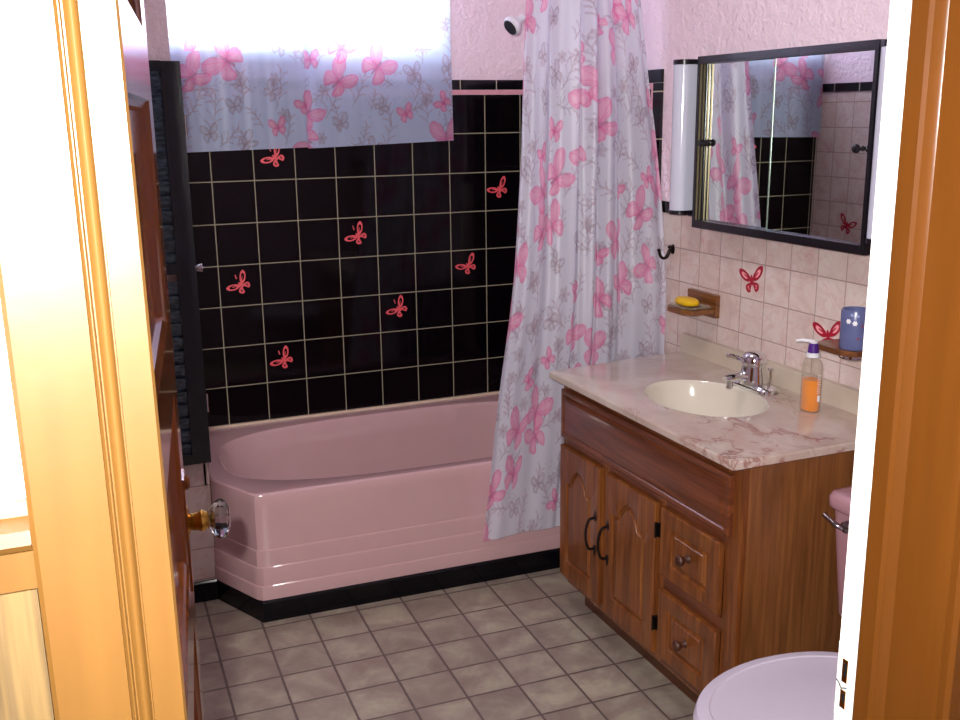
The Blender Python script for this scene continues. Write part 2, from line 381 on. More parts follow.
rj = struct(boxes('trim_3', M_white, [((xo1, -3.014, 0), (xo1 + .02, YB, 2.04))], bevel=.0015))
prof = [(xo1 + .02, -3.014), (xo1 - .012, -3.0145), (xo1 - .0125, -3.036), (xo1 - .010, -3.040), (xo1 - .002, -3.043), (xo1 + .001, -3.046), (xo1 + .001, -3.100), (xo1 + .004, -3.108), (xo1 + .02, -3.111)]
struct(prism('trim_4', M_paint, prof, 0, 2.04))
prof = [(xo1 + .02, YF), (xo1 + .005, YF)] + [(xo1 + .005, Yc + .004), (xo1 + .009, Yc), (xo1 + .03, Yc), (xo1 + .033, Yc - .004), (xo1 + .038, Yc - .004), (xo1 + .041, Yc), (xo1 + .085, Yc), (xo1 + .088, Yc + .003), (xo1 + .088, YF)]
struct(boxes('trim_5', M_paint, [((xo0 - .02, YF, 2.04), (xo1 + .02, YB, 2.06)), ((-.577, Yc, 2.04), (xo1 + .088, YF, 2.13))]))
struct(prism('trim_6', M_paint, prof, 0, 2.04))
# strike plate openings on the white rabbet, with worn brass showing
sp = boxes('strike_plate', M_white, [((xo1 - .0012, -2.997, .895), (xo1 + .001, -2.9755, .985))], rj, bevel=.0008)
for z0, z1 in ((.940, .968), (.908, .930)):
    boxes('strike_opening', M_brass, [((xo1 - .0018, -2.9915, z0), (xo1 + .001, -2.9835, z1))], rj)
    boxes('strike_hole', M_dark, [((xo1 - .0022, -2.9905, z0 + .008), (xo1 + .001, -2.987, z1 - .004))], rj)
bm = bmesh.new(); tube(bm, [(xo1 - .0012, -2.9755, .938), (xo1 - .0015, -2.980, .936), (xo1 - .0015, -2.984, .931), (xo1 - .0012, -2.992, .935)], .0009, 6)
finish(bm, 'paint_crack', M_dark, rj)
# hallway side wall left of the casing: white above, moulded rail, bare panel below
struct(boxes('wall_hallside', M_white, [((-1.0, YF - .004, 0), (-.577, YF + .004, 2.44)), ((xo1 + .088, YF - .004, 0), (XW + .006, YF + .004, 2.44))]))
prof = [(YF - .003, 1.325), (YF - .010, 1.325), (YF - .012, 1.316), (YF - .026, 1.311), (YF - .028, 1.302), (YF - .024, 1.297), (YF - .018, 1.294), (YF - .018, 1.268), (YF - .003, 1.268)]
bm = bmesh.new(); a = [bm.verts.new((-1.0, y, z)) for y, z in prof]; b = [bm.verts.new((-.5775, y, z)) for y, z in prof]; loft(bm, [a, b])
lean(struct(finish(bm, 'trim_7', M_paintL)), .005)
t8 = struct(boxes('trim_8', M_rawwood, [((-1.0, YF - .012, 0), (-.5785, YF - .004, 1.266))])); lean(t8, .005)

# ------------------------------------------------------------------ window
wd = struct(boxes('window_1', M_white, [((wx0 - .05, -.012, wz0 - .05), (wx1 + .05, .006, wz0)), ((wx0 - .05, -.012, wz1), (wx1 + .05, .006, wz1 + .05)), ((wx0 - .0499, -.012, wz0), (wx0, .006, wz1)), ((wx1, -.012, wz0), (wx1 + .05, .006, wz1)),
    ((wx0, .05, wz0), (wx1, .09, wz0 + .03)), ((wx0, .05, wz1 - .03), (wx1, .09, wz1)), ((wx0, .05, wz0 + .03), (wx0 + .03, .09, wz1 - .03)), ((wx1 - .03, .05, wz0 + .03), (wx1, .09, wz1 - .03))]))
boxes('window_pane', M_pane, [((wx0 + .03, .068, wz0 + .03), (wx1 - .03, .071, wz1 - .03))], wd)

# ------------------------------------------------------------------ door (open inward), panels, crystal knob
phi = math.radians(7.4); Hn = Vector((-.485, -2.955, 0)); DW = .72
dr = bpy.data.objects.new('door_1', None); C.objects.link(dr); dr.location = Hn; dr.rotation_euler = (0, 0, -phi); dr['kind'] = 'structure'
# local frame: +y along the door from the hinge, +x out of the visible face
def raised(bm, u0, u1, v0, v1, outline=None, depth=.008, put=None, flat=.002, grow=(.004, .022)):
    """panel field inside rect; put(u, v, w) -> point, w = height above face"""
    cu, cv = (u0 + u1) / 2, (v0 + v1) / 2
def dface(name, zs, parent):
    """stile-and-rail face with sunk panels, both sides"""
    bm = bmesh.new(); st = .105
    ys = [0, st, DW - st, DW]; z = [0.012] + [q for ab in zs for q in ab] + [2.03]
    def P(x, y, zz): return bm.verts.new((x, y, zz))
    for sx, x in ((1, 0.0), (-1, -.035)):
        for i in range(len(z) - 1):
            for j in range(3):
                y0, y1, a, b = ys[j], ys[j + 1], z[i], z[i + 1]
                if j == 1 and i % 2 == 1:
                    x1, x2 = x - sx * .006, x - sx * .0125
                    loops = [[P(x, y0, a), P(x, y1, a), P(x, y1, b), P(x, y0, b)]]
                    for dx, t in ((x1 + sx * .003, .004), (x1, .010), (x2, .014), (x2, .018)):
                        loops.append([P(dx, y0 + t, a + t), P(dx, y1 - t, a + t), P(dx, y1 - t, b - t), P(dx, y0 + t, b - t)])
                    for p, q in zip(loops, loops[1:]):
                        for k in range(4): bm.faces.new((p[k], p[(k + 1) % 4], q[(k + 1) % 4], q[k]))
                    bm.faces.new(loops[-1])
                else:
                    bm.faces.new((P(x, y0, a), P(x, y1, a), P(x, y1, b), P(x, y0, b)))
    for y in (0, DW): bm.faces.new((P(0, y, z[0]), P(-.035, y, z[0]), P(-.035, y, z[-1]), P(0, y, z[-1])))
    for zz in (z[0], z[-1]): bm.faces.new((P(0, 0, zz), P(-.035, 0, zz), P(-.035, DW, zz), P(0, DW, zz)))
    bmesh.ops.remove_doubles(bm, verts=bm.verts, dist=1e-5)
    return finish(bm, name, M_door, None)
ds = dface('door_slab', [(.20, .48), (.56, .84), (.93, 1.19), (1.29, 1.585), (1.675, 1.93)], dr)
def dpart(bm, name, mat, smooth=True, ang=35):
    o = finish(bm, name, mat, None, smooth=smooth, angle=ang); o.parent = dr; return o
ds.parent = dr
ky, kz = .66, .978; kx = -.011
bm = bmesh.new(); box(bm, (0, ky - .026, kz - .10), (.0025, ky + .026, kz + .075)); o = finish(bm, 'door_escutcheon', M_door, None, bevel=.001); o.parent = dr
bm = bmesh.new(); lathe(bm, [(.0, .011), (.024, .011), (.024, .014), (.0125, .017), (.0105, .019), (.0100, .024), (.0115, .005), (.0115, .028)], (kx, ky, kz), 24, 'x')
dpart(bm, 'knob_rose', M_brass)
bm = bmesh.new(); lathe(bm, [(.0105, .005), (.0150, .030), (.0170, .033), (.0160, .036), (.0130, .040), (.0120, .046)], (kx, ky, kz), 24, 'x')
dpart(bm, 'knob_collar', M_brass)
bm = bmesh.new()
lathe(bm, [(.010, .040), (.0150, .042), (.0255, .051), (.0300, .0585), (.0300, .0625), (.0260, .0690), (.0150, .0735), (.006, .0745)], (kx, ky, kz), 12, 'x')
dpart(bm, 'crystal_knob', M_glass, smooth=False)
bm = bmesh.new(); lathe(bm, [(.004, .050), (.010, .052), (.0145, .0545), (.004, .056)], (kx, ky, kz), 12, 'x'); dpart(bm, 'knob_foil', M_chrome, False)
bm = bmesh.new(); lathe(bm, [(.0, .0), (.011, .0), (.011, .005), (.007, .0085), (.0, .0085)], (0.001, ky, kz + .062), 20, 'x'); dpart(bm, 'thumb_latch', M_door)
for hz in (.25, 1.05, 1.8):
    bm = bmesh.new(); lathe(bm, [(.006, -.045), (.006, .045)], (.004, -.004, hz), 12); dpart(bm, 'hinge', M_brass)

# ------------------------------------------------------------------ bathtub
def star(poly, n, cen):
    """sample a star-shaped closed polygon at fixed angles about cen"""
    out = []
    for k in range(n):
        a = 2 * math.pi * k / n; d = (math.cos(a), math.sin(a)); best = None
        for i in range(len(poly)):
            x1, y1 = poly[i][0] - cen[0], poly[i][1] - cen[1]; x2, y2 = poly[(i + 1) % len(poly)][0] - cen[0], poly[(i + 1) % len(poly)][1] - cen[1]
            ex, ey = x2 - x1, y2 - y1; den = d[0] * ey - d[1] * ex
            if abs(den) < 1e-12: continue
            t = (x1 * ey - y1 * ex) / den; s = (x1 * d[1] - y1 * d[0]) / den
            if t > 0 and -1e-6 <= s <= 1 + 1e-6 and (best is None or t < best): best = t
        out.append((cen[0] + d[0] * best, cen[1] + d[1] * best))
    return out
def rounded(poly, rad, seg=8):
    out = []; n = len(poly)
    for i in range(n):
        p0, p, p1 = [Vector(poly[(i + j) % n]) for j in (-1, 0, 1)]
        r = rad[i] if isinstance(rad, (list, tuple)) else rad
        if r <= 0: out.append(tuple(p)); continue
        a, b = p + (p0 - p).normalized() * r, p + (p1 - p).normalized() * r
        for k in range(seg + 1):
            t = k / seg; q = a.lerp(p, t).lerp(p.lerp(b, t), t); out.append(tuple(q))
    return out
cen = (.60, -.41); NS = 240
def tubpoly(off, xl=-.150):
    # plan of the tub: alcove end, angled front corner, slightly skew apron; off grows the apron outwards
    return [(-.163, -.003), (1.334, -.003), (1.334, -.803 - off), (-.050 - off * .35, -.772 - off), (-.155 - off * .6, -.557)]
def tring(bm, off, z, rr=.02):
    pts = star(rounded(tubpoly(off), [0, 0, 0, rr, .004]), NS, cen); return [bm.verts.new((x, y, z)) for x, y in pts]
def iring(bm, x0, x1, y0, y1, z, e=3.2, skew=.025):
    c = ((x0 + x1) / 2, (y0 + y1) / 2); a, b = (x1 - x0) / 2, (y1 - y0) / 2; P = []
    for k in range(200):
        t = 2 * math.pi * k / 200; ct, st = math.cos(t), math.sin(t)
        x = c[0] + a * abs(ct) ** (2 / e) * (1 if ct >= 0 else -1); y = c[1] + b * abs(st) ** (2 / e) * (1 if st >= 0 else -1)
        P.append((x, y - skew * (x - .1) * (1 if y < c[1] else 0) * min(1, (c[1] - y) / b)))
    return [bm.verts.new((x, y, z)) for x, y in star(P, NS, cen)]
bm = bmesh.new(); R = []
for off, z, rr in ((.0135, .0716, .02), (.0135, .112, .02), (.0125, .116, .02), (.009, .119, .02), (.009, .174, .02), (.008, .178, .02), (.0045, .181, .02), (.0045, .230, .02), (.004, .234, .02), (.0, .237, .02), (.0, .36, .02), (.0, .38, .02), (-.001, .405, .02), (-.005, .416, .02), (-.013, .421, .025)):
    R.append(tring(bm, off, z, rr))
R.append(iring(bm, -.105, 1.27, -.728, -.062, .422, 3.0))
R.append(iring(bm, -.098, 1.262, -.722, -.070, .420, 3.0))
R.append(iring(bm, -.085, 1.25, -.712, -.080, .408, 3.0))
R.append(iring(bm, -.055, 1.235, -.700, -.095, .34, 3.0))
R.append(iring(bm, .03, 1.21, -.680, -.115, .20, 3.0))
R.append(iring(bm, .10, 1.19, -.655, -.14, .12, 2.8))
R.append(iring(bm, .18, 1.15, -.60, -.20, .09, 2.6))
loft(bm, R, caps=False); bm.faces.new(R[-1])
tub = thing('bathtub', (.6, -.4, 0), 'pink enamelled bathtub with ridged apron and angled front corner', 'bathtub')
finish(bm, 'tub_shell', M_pink, tub, smooth=True, angle=28)
bm = bmesh.new(); box(bm, (XL + .002, -.012, .4215), (XW - .002, -.0005, .430)); o = finish(bm, 'caulk_bead', M_caulk, tub, bevel=.003)
bm = bmesh.new(); lathe(bm, [(.0, 0), (.032, 0), (.030, .004), (.0, .006)], (.95, -.42, .0905), 24); finish(bm, 'drain_cover', M_chrome, tub, smooth=True)

# ------------------------------------------------------------------ butterflies: shared outline shapes
UW = [(.02, .02), (.06, .20), (.17, .40), (.33, .54), (.46, .56), (.51, .47), (.49, .31), (.42, .17), (.30, .06), (.14, .0)]
LW = [(.04, -.01), (.18, -.01), (.31, -.06), (.38, -.17), (.36, -.29), (.27, -.38), (.18, -.37), (.13, -.26), (.07, -.12)]
UD = [(.02, .02), (.10, .17), (.26, .33), (.44, .43), (.58, .44), (.62, .36), (.57, .23), (.45, .10), (.30, .01), (.14, -.03)]
LD = [(.03, -.03), (.16, -.06), (.30, -.10), (.34, -.20), (.30, -.31), (.21, -.37), (.12, -.36), (.09, -.24), (.04, -.12)]
UC = [(.02, .02), (.05, .22), (.14, .42), (.29, .55), (.45, .60), (.54, .53), (.57, .38), (.54, .22), (.43, .09), (.25, .01)]
LC = [(.02, .02), (.20, .03), (.37, .02), (.46, -.08), (.46, -.22), (.36, -.36), (.25, -.45), (.17, -.40), (.11, -.24), (.03, -.10)]
def smoothpoly(P, n=3):
    for _ in range(n - 1):
        Q = []
        for i in range(len(P)):
            a, b = P[i], P[(i + 1) % len(P)]; Q += [(a[0] * .75 + b[0] * .25, a[1] * .75 + b[1] * .25), (a[0] * .25 + b[0] * .75, a[1] * .25 + b[1] * .75)]
        P = Q
    return P
def shrink(P, f, c=None):
    if c is None: c = (sum(p[0] for p in P) / len(P), sum(p[1] for p in P) / len(P))
    return [(c[0] + (p[0] - c[0]) * f, c[1] + (p[1] - c[1]) * f) for p in P]
def decal(name, cen, u, v, n, size, rot, mat, label, group, fill=None, anten=True, t=.0012):
    """printed butterfly sticker; u,v span the wall, n its outward normal"""
    u, v, n, cen = Vector(u), Vector(v), Vector(n), Vector(cen)
    cr, sr = math.cos(rot), math.sin(rot)
    def W(p, h): return cen + (u * (p[0] * cr - p[1] * sr) + v * (p[0] * sr + p[1] * cr)) * size + n * h
    bm = bmesh.new()
    def ribbon(P, Q, h=t):
        a = [bm.verts.new(W(p, h)) for p in P]; b = [bm.verts.new(W(p, h)) for p in Q]
        a0 = [bm.verts.new(W(p, .0001)) for p in P]; b0 = [bm.verts.new(W(p, .0001)) for p in Q]; k = len(P)
        for i in range(k):
            j = (i + 1) % k
            for s, r in ((a, b), (a0, a), (b, b0)): bm.faces.new((s[i], s[j], r[j], r[i]))
    def blob(P, h=t, bmx=None):
        bb = bmx or bm; a = [bb.verts.new(W(p, h)) for p in P]; a0 = [bb.verts.new(W(p, .0001)) for p in P]
        bb.faces.new(a)
        for i in range(len(P)): j = (i + 1) % len(P); bb.faces.new((a0[i], a0[j], a[j], a[i]))
    for sgn in (1, -1):
        for base, inner in ((UD, .54), (LD, .42)):
            P = smoothpoly([(p[0] * sgn, p[1]) for p in base]); ribbon(P, shrink(P, inner))
        for a, b, wd in (((.04, .03), (.36, .24), .06), ((.04, .0), (.30, .03), .05), ((.03, -.04), (.20, -.24), .06)):
            dx, dy = b[0] - a[0], b[1] - a[1]; l = math.hypot(dx, dy); nx, ny = -dy / l * wd / 2, dx / l * wd / 2
            blob([((a[0] + nx) * sgn, a[1] + ny), ((b[0] + nx * .5) * sgn, b[1] + ny * .5), ((b[0] - nx * .5) * sgn, b[1] - ny * .5), ((a[0] - nx) * sgn, a[1] - ny)], t * .96)
    blob([(.055 * math.sin(a) , .02 + .17 * math.cos(a)) for a in [2 * math.pi * k / 16 for k in range(16)]], t * 1.05)
    if anten:
        blob([(.05, .36), (.10, .34), (.20, .52), (.17, .55)], t * .9)
    o = finish(bm, name, mat)
    tag(o, label, 'sticker', group)
    if fill:
        b2 = bmesh.new()
        for sgn in (1, -1):
            for base in (UD, LD): blob(smoothpoly([(p[0] * sgn * .98, p[1] * .98) for p in base]), t * .5, b2)
        f = finish(b2, 'wing_fill', fill); f.parent = o
    return o
GB = 'coral butterfly stickers on the black tiles'
for (x, z, where) in ((.233, 1.417, 'coral butterfly sticker on black tile just below the window curtain hem'),
                      (.079, .959, 'coral butterfly sticker on black tile nearest the louvered shutter'),
                      (.534, 1.115, 'coral butterfly sticker on black tile, highest of those in mid wall'),
                      (.987, .968, 'coral butterfly sticker on black tile below and left of the one by the curtain edge'),
                      (.689, .817, 'coral butterfly sticker on black tile in the middle, second lowest of all'),
                      (.222, .658, 'coral butterfly sticker on black tile, lowest, just above the tub rim'),
                      (1.128, 1.268, 'coral butterfly sticker on black tile beside the shower curtain edge')):
    decal('butterfly_sticker', (x, 0, z), (1, 0, 0), (0, 0, 1), (0, -1, 0), .078, math.radians(46 if x < .9 else 34), M_decB, where, GB, anten=x < .9)
decal('butterfly_sticker', (XW, -1.358, 1.077), (0, -1, 0), (0, 0, 1), (-1, 0, 0), .092, math.radians(12), M_decR, 'red butterfly sticker on marbled tile between faucet and mirror', 'red butterfly stickers on the pale tiles', M_decP, False)
decal('butterfly_sticker', (XW, -1.690, .975), (0, -1, 0), (0, 0, 1), (-1, 0, 0), .092, math.radians(12), M_decR, 'red butterfly sticker just above the tumbler shelf', 'red butterfly stickers on the pale tiles', M_decP, False)
decal('butterfly_sticker', (XL, -.235, 1.062), (0, 1, 0), (0, 0, 1), (1, 0, 0), .09, math.radians(20), M_decR, 'red butterfly sticker seen only in the mirror, on end wall tile', 'red butterfly stickers on the pale tiles', None, False)

# ------------------------------------------------------------------ printed cloth
PX = .0025
def raster(wm, hm, seed, base):
    rnd = random.Random(seed); W_, H_ = int(wm / PX), int(hm / PX)
    img = np.empty((H_, W_, 3), np.float32); img[:] = base
    def region(x0, y0, x1, y1):
        i0, i1, j0, j1 = max(0, int(y0 / PX)), min(H_, int(y1 / PX) + 1), max(0, int(x0 / PX)), min(W_, int(x1 / PX) + 1)
        if i0 >= i1 or j0 >= j1: return None
        yy, xx = np.mgrid[i0:i1, j0:j1]; return (slice(i0, i1), slice(j0, j1)), (xx + .5) * PX, (yy + .5) * PX
    def blend(sl, mask, col, a):
        m_ = (np.clip(mask, 0, 1) * a)[..., None]; img[sl] = img[sl] * (1 - m_) + np.array(col, np.float32) * m_
    def poly(P, col, a):
        xs, ys = [p[0] for p in P], [p[1] for p in P]; r = region(min(xs), min(ys), max(xs), max(ys))
        if r is None: return
        sl, X, Y = r; ins = np.zeros(X.shape, bool); j = len(P) - 1
        for i in range(len(P)):
            xi, yi, xj, yj = *P[i], *P[j]
            if yi != yj: ins ^= ((yi > Y) != (yj > Y)) & (X < (xj - xi) * (Y - yi) / (yj - yi) + xi)
            j = i
        blend(sl, ins.astype(np.float32), col, a)
    def stroke(P, wd, col, a, closed=False):
        P = list(P) + ([P[0]] if closed else [])
        xs, ys = [p[0] for p in P], [p[1] for p in P]; r = region(min(xs) - wd, min(ys) - wd, max(xs) + wd, max(ys) + wd)
        if r is None: return
        sl, X, Y = r; D = np.full(X.shape, 9.0)
        for (x1, y1), (x2, y2) in zip(P, P[1:]):
            dx, dy = x2 - x1, y2 - y1; q = np.clip(((X - x1) * dx + (Y - y1) * dy) / max(1e-9, dx * dx + dy * dy), 0, 1)
            D = np.minimum(D, np.hypot(X - x1 - q * dx, Y - y1 - q * dy))
        blend(sl, np.clip((wd / 2 - D) / PX + .5, 0, 1), col, a)
    def T(P, c, s, r, fx=1.0):
        cr, sr = math.cos(r), math.sin(r); return [(c[0] + (p[0] * fx * cr - p[1] * sr) * s, c[1] + (p[0] * fx * sr + p[1] * cr) * s) for p in P]
    pink, hot, deep = (.86, .24, .46), (.80, .13, .36), (.50, .13, .28)
    grey, mauve = (.36, .27, .33), (.46, .30, .40)
    def fly(c, s, r, fx, kind):
        for sg in (1, -1):
            f = fx if sg == 1 else 1.0
            for b_ in (UC, LC):
                P = smoothpoly([(p[0] * sg * f, p[1]) for p in b_])
                if kind == 'pink':
                    poly(T(P, c, s, r), pink, .68); poly(T(shrink(P, .62), c, s, r), (.90, .50, .66), .5)
                    stroke(T(P, c, s, r), .0032, hot, .75, True)
                    for q in (.35, .62, .85):
                        k = int(q * len(P)); stroke(T([(0.03 * sg, 0), P[k]], c, s, r), .0026, hot, .6)
                else:
                    poly(T(P, c, s, r), mauve, .16); stroke(T(P, c, s, r), .0038, grey, .75, True); stroke(T(shrink(P, .55), c, s, r), .0026, grey, .5, True)
        stroke(T([(0, .2), (0, -.25)], c, s, r), s * .07, deep if kind == 'pink' else grey, .75)
        for sg in (1, -1): stroke(T([(0, .2), (.08 * sg, .36), (.16 * sg, .45)], c, s, r), .0025, grey, .5)
    def sprig(c, s, r):
        pts = [(0, 0), (.05, .3), (.02, .6), (-.06, .95)]; stroke(T(pts, c, s, r), .0036, grey, .6)
        for k in range(7):
            y = .12 + .12 * k; sg = 1 if k % 2 else -1; l = .24 - .015 * k
            a = [(0.02, y), (sg * l * .5, y + .14), (sg * l, y + .2)]; stroke(T(a, c, s, r), .0048, mauve, .55)
    def flower(c, s, r):
        for k in range(6):
            a = 2 * math.pi * k / 6; q = [(0, 0), (.35 * math.cos(a - .35), .35 * math.sin(a - .35)), (.5 * math.cos(a), .5 * math.sin(a)), (.35 * math.cos(a + .35), .35 * math.sin(a + .35))]
            poly(T(q, c, s, r), mauve, .42); stroke(T(q, c, s, r), .0028, grey, .45, True)
    def dots(c, s):
        for _ in range(26):
            x, y = c[0] + rnd.gauss(0, s), c[1] + rnd.gauss(0, s * .7); stroke([(x, y), (x + .001, y)], .0055, grey, .34)
    # jittered grid so motifs cover the cloth evenly
    g1 = .15
    for i in range(int(wm / g1) + 2):
        for j in range(int(hm / g1) + 2):
            x, y = (i + rnd.uniform(-.3, .3)) * g1, (j + rnd.uniform(-.3, .3) + (.5 if i % 2 else 0)) * g1
            sprig((x + .05, y - .04), rnd.uniform(.09, .15), rnd.uniform(-.7, .7))
            sprig((x - .04, y + .02), rnd.uniform(.07, .12), rnd.uniform(-2.2, 2.2))
            if rnd.random() < .6: flower((x + .05, y + .06), rnd.uniform(.04, .06), rnd.random() * 6)
            if rnd.random() < .55: dots((x - .03, y + .05), .028)
    for i in range(int(wm / g1) + 2):
        for j in range(int(hm / g1) + 2):
            x, y = (i + rnd.uniform(-.22, .22)) * g1, (j + rnd.uniform(-.22, .22) + (.5 if i % 2 else 0)) * g1
            k = (i * 2 + j * 3) % 5; r = rnd.choice((-.9, -.5, .2, .6, 1.0, .0)) + rnd.uniform(-.2, .2)
            if k in (0, 3): fly((x, y), rnd.uniform(.108, .135), r, rnd.uniform(.6, 1), 'pink')
            elif k == 1: fly((x, y), rnd.uniform(.058, .07), r, 1, 'pink')
            elif k == 4: fly((x, y), rnd.uniform(.062, .075), r, rnd.uniform(.6, 1), 'grey')
            else: fly((x, y), rnd.uniform(.05, .06), r, 1, 'grey')
    return img
def cloth_mesh(name, F, nu, nv, img, flat_w, flat_h, mat, parent, hem=True):
    """F(u, v) -> point, u,v in 0..1; the print is laid out on the flat cloth"""
    us, vs_ = np.linspace(0, 1, nu), np.linspace(0, 1, nv)
    verts = [F(u, v) for v in vs_ for u in us]
    faces = [(j * nu + i, j * nu + i + 1, (j + 1) * nu + i + 1, (j + 1) * nu + i) for j in range(nv - 1) for i in range(nu - 1)]
    me = bpy.data.meshes.new(name); me.from_pydata(verts, [], faces); me.update()
    H_, W_ = img.shape[:2]
    jj = np.clip((vs_ * flat_h / PX).astype(int), 0, H_ - 1); ii = np.clip((us * flat_w / PX).astype(int), 0, W_ - 1)
    col = np.ones((nv, nu, 4), np.float32); col[..., :3] = img[jj][:, ii]
    at = me.color_attributes.new('print', 'FLOAT_COLOR', 'POINT'); at.data.foreach_set('color', col.reshape(-1))
    me.materials.append(mat); me.polygons.foreach_set('use_smooth', [True] * len(me.polygons))
    o = bpy.data.objects.new(name, me); C.objects.link(o)
    if parent is not None: o.parent = parent; o.matrix_parent_inverse = Matrix.Translation(-parent.location)
    return o
def lerpk(v, K):
    for (a, x), (b, y) in zip(K, K[1:]):
        if v <= b: t = (v - a) / (b - a); t = max(0, t); return x + (y - x) * t
    return K[-1][1]
# shower curtain: u from the left edge to the wall, v from the hem (0) to the rod (1)
sc = thing('shower_curtain', (1.05, -.83, .178), 'sheer shower curtain printed with pink butterflies hanging over tub', 'curtain')
ZT, ZB = 2.03, .178
KL = [(.178, .672), (.40, .706), (.643, .735), (1.04, .792), (1.45, .833), (1.9, .868), (2.03, .874)]
KR = [(.178, 1.30), (.80, 1.322), (1.25, 1.326), (1.55, 1.318), (1.75, 1.30), (1.9, 1.285), (2.03, 1.28)]
KY = [(.178, -.872), (.45, -.868), (.9, -.862), (1.5, -.832), (2.03, -.80)]
def Fsh(u, v):
    z = ZB + (ZT - ZB) * v; x0, x1 = lerpk(z, KL), lerpk(z, KR)
    amp = .0045 + .0155 * v
    ph = 2 * math.pi * (5.5 * u + .25 * math.sin(3 * u * math.pi + 1.2))
    y = lerpk(z, KY) - u ** 3 * min(.085, max(0, (1.6 - z) * .14)) + amp * math.sin(ph) * (1 if u > .05 else u / .05) + (.002 + .005 * v) * math.sin(ph * 2.3 + 1 + v * 2) + .008 * math.sin(9 * v + 5 * u)
    s = .010 * math.cos(ph + .6) * (0.4 + v)
    x = x0 + (x1 - x0) * u + s * math.sin(math.pi * u)
    z2 = z + (.012 * u * (1 - v))
    return (min(x, XW - .012), y, z2)
img1 = raster(1.05, 1.86, 21, (.71, .69, .80))
cloth_mesh('curtain_cloth', Fsh, 400, 560, img1, 1.05, 1.852, M_cloth, sc)
tag(boxes('curtain_rod', M_chrome, [((0, 0, 0), (.001, .001, .001))]), 'chrome shower rod above the tub', 'rod')
o = bpy.data.objects['curtain_rod']; bm = bmesh.new(); tube(bm, [(XL + .001, -.80, 2.055), (XW - .001, -.80, 2.055)], .0125, 16); bm.to_mesh(o.data); bm.free()
# window curtains, two overlapping sheers
def win_curtain(name, x0, x1, y, zb0, zb1, seed, label, nfold, slant=0.0):
    t = thing(name, ((x0 + x1) / 2, y, zb0), label, 'curtain', 'sheer curtains at the window')
    img = raster(x1 - x0 + .08, .92, seed, (.58, .66, .90)); ph0 = seed  # blue of daylight scattering in the sheers is put into the base colour
    def F(u, v):
        zb = zb0 + (zb1 - zb0) * u; z = zb + (2.33 - zb) * v
        f = math.sin(2 * math.pi * nfold * u + ph0) * .0018 + .0008 * math.sin(2 * math.pi * nfold * 2.3 * u + 2 * v)
        return (x0 + (x1 - x0) * u + slant * v * (1 if u > .5 else 0) * (u - .5) * 2, y + f * (.5 + .5 * v), z)
    cloth_mesh('curtain_cloth', F, 230, 340, img, x1 - x0 + .08, .88, M_wcloth, t)
win_curtain('window_curtain', -.158, .392, -.032, 1.443, 1.453, 33, 'left sheer butterfly curtain at the bright window', 6)
win_curtain('window_curtain', .344, .910, -.062, 1.449, 1.466, 58, 'right sheer butterfly curtain overlapping the left one at window', 5, -.012)
bm = bmesh.new(); tube(bm, [(XL + .001, -.045, 2.335), (1.0, -.045, 2.335)], .007, 12)
o = finish(bm, 'curtain_rod', M_brass, smooth=True); tag(o, 'thin brass rod carrying the window curtains', 'rod')

# ------------------------------------------------------------------ louvered shutter on the alcove face
sh = thing('louvered_shutter', (-.30, -.566, .49), 'black painted louvered shutter door hanging beside the tub', 'shutter')
sx0, sx1, sz0, sz1, sy0, sy1 = -.455, -.150, .489, 1.724, -.592, -.563
boxes('shutter_frame', M_shut, [((sx1 - .056, sy0, sz0), (sx1, sy1, sz1)), ((sx0, sy0, sz0), (sx0 + .056, sy1, sz1)), ((sx0 + .056, sy0, sz0), (sx1 - .056, sy1, sz0 + .032)), ((sx0 + .056, sy0, sz1 - .022), (sx1 - .056, sy1, sz1)),
    ((sx0 + .056, sy0, 1.10), (sx1 - .056, sy1, 1.13))], sh, bevel=.002)
bm = bmesh.new(); n = 28
for k in range(n):
    z = sz0 + .044 + (sz1 - sz0 - .066) * k / (n - 1)
    if 1.095 < z < 1.135: continue
    box(bm, (sx0 + .054, sy0 + .010, z - .024), (sx1 - .054, sy0 + .015, z + .024), Matrix.Rotation(math.radians(14), 3, 'X'))
o = finish(bm, 'louvers', M_louv, sh)
for z in (1.542, .686):
    bm = bmesh.new(); box(bm, (sx1 - .001, sy0 + .006, z - .026), (sx1 + .0045, sy0 + .024, z + .026)); tube(bm, [(sx1 + .004, sy0 + .004, z - .03), (sx1 + .004, sy0 + .004, z + .03)], .0035, 8); finish(bm, 'hinge', M_chrome, sh)
bm = bmesh.new(); lathe(bm, [(.0, 0), (.009, .0), (.006, .008), (.012, .014), (.0135, .02), (.010, .005), (.0, .028)], (sx1 - .001, sy0 + .010, 1.114), 20, 'x'); finish(bm, 'shutter_knob', M_chrome, sh, smooth=True)

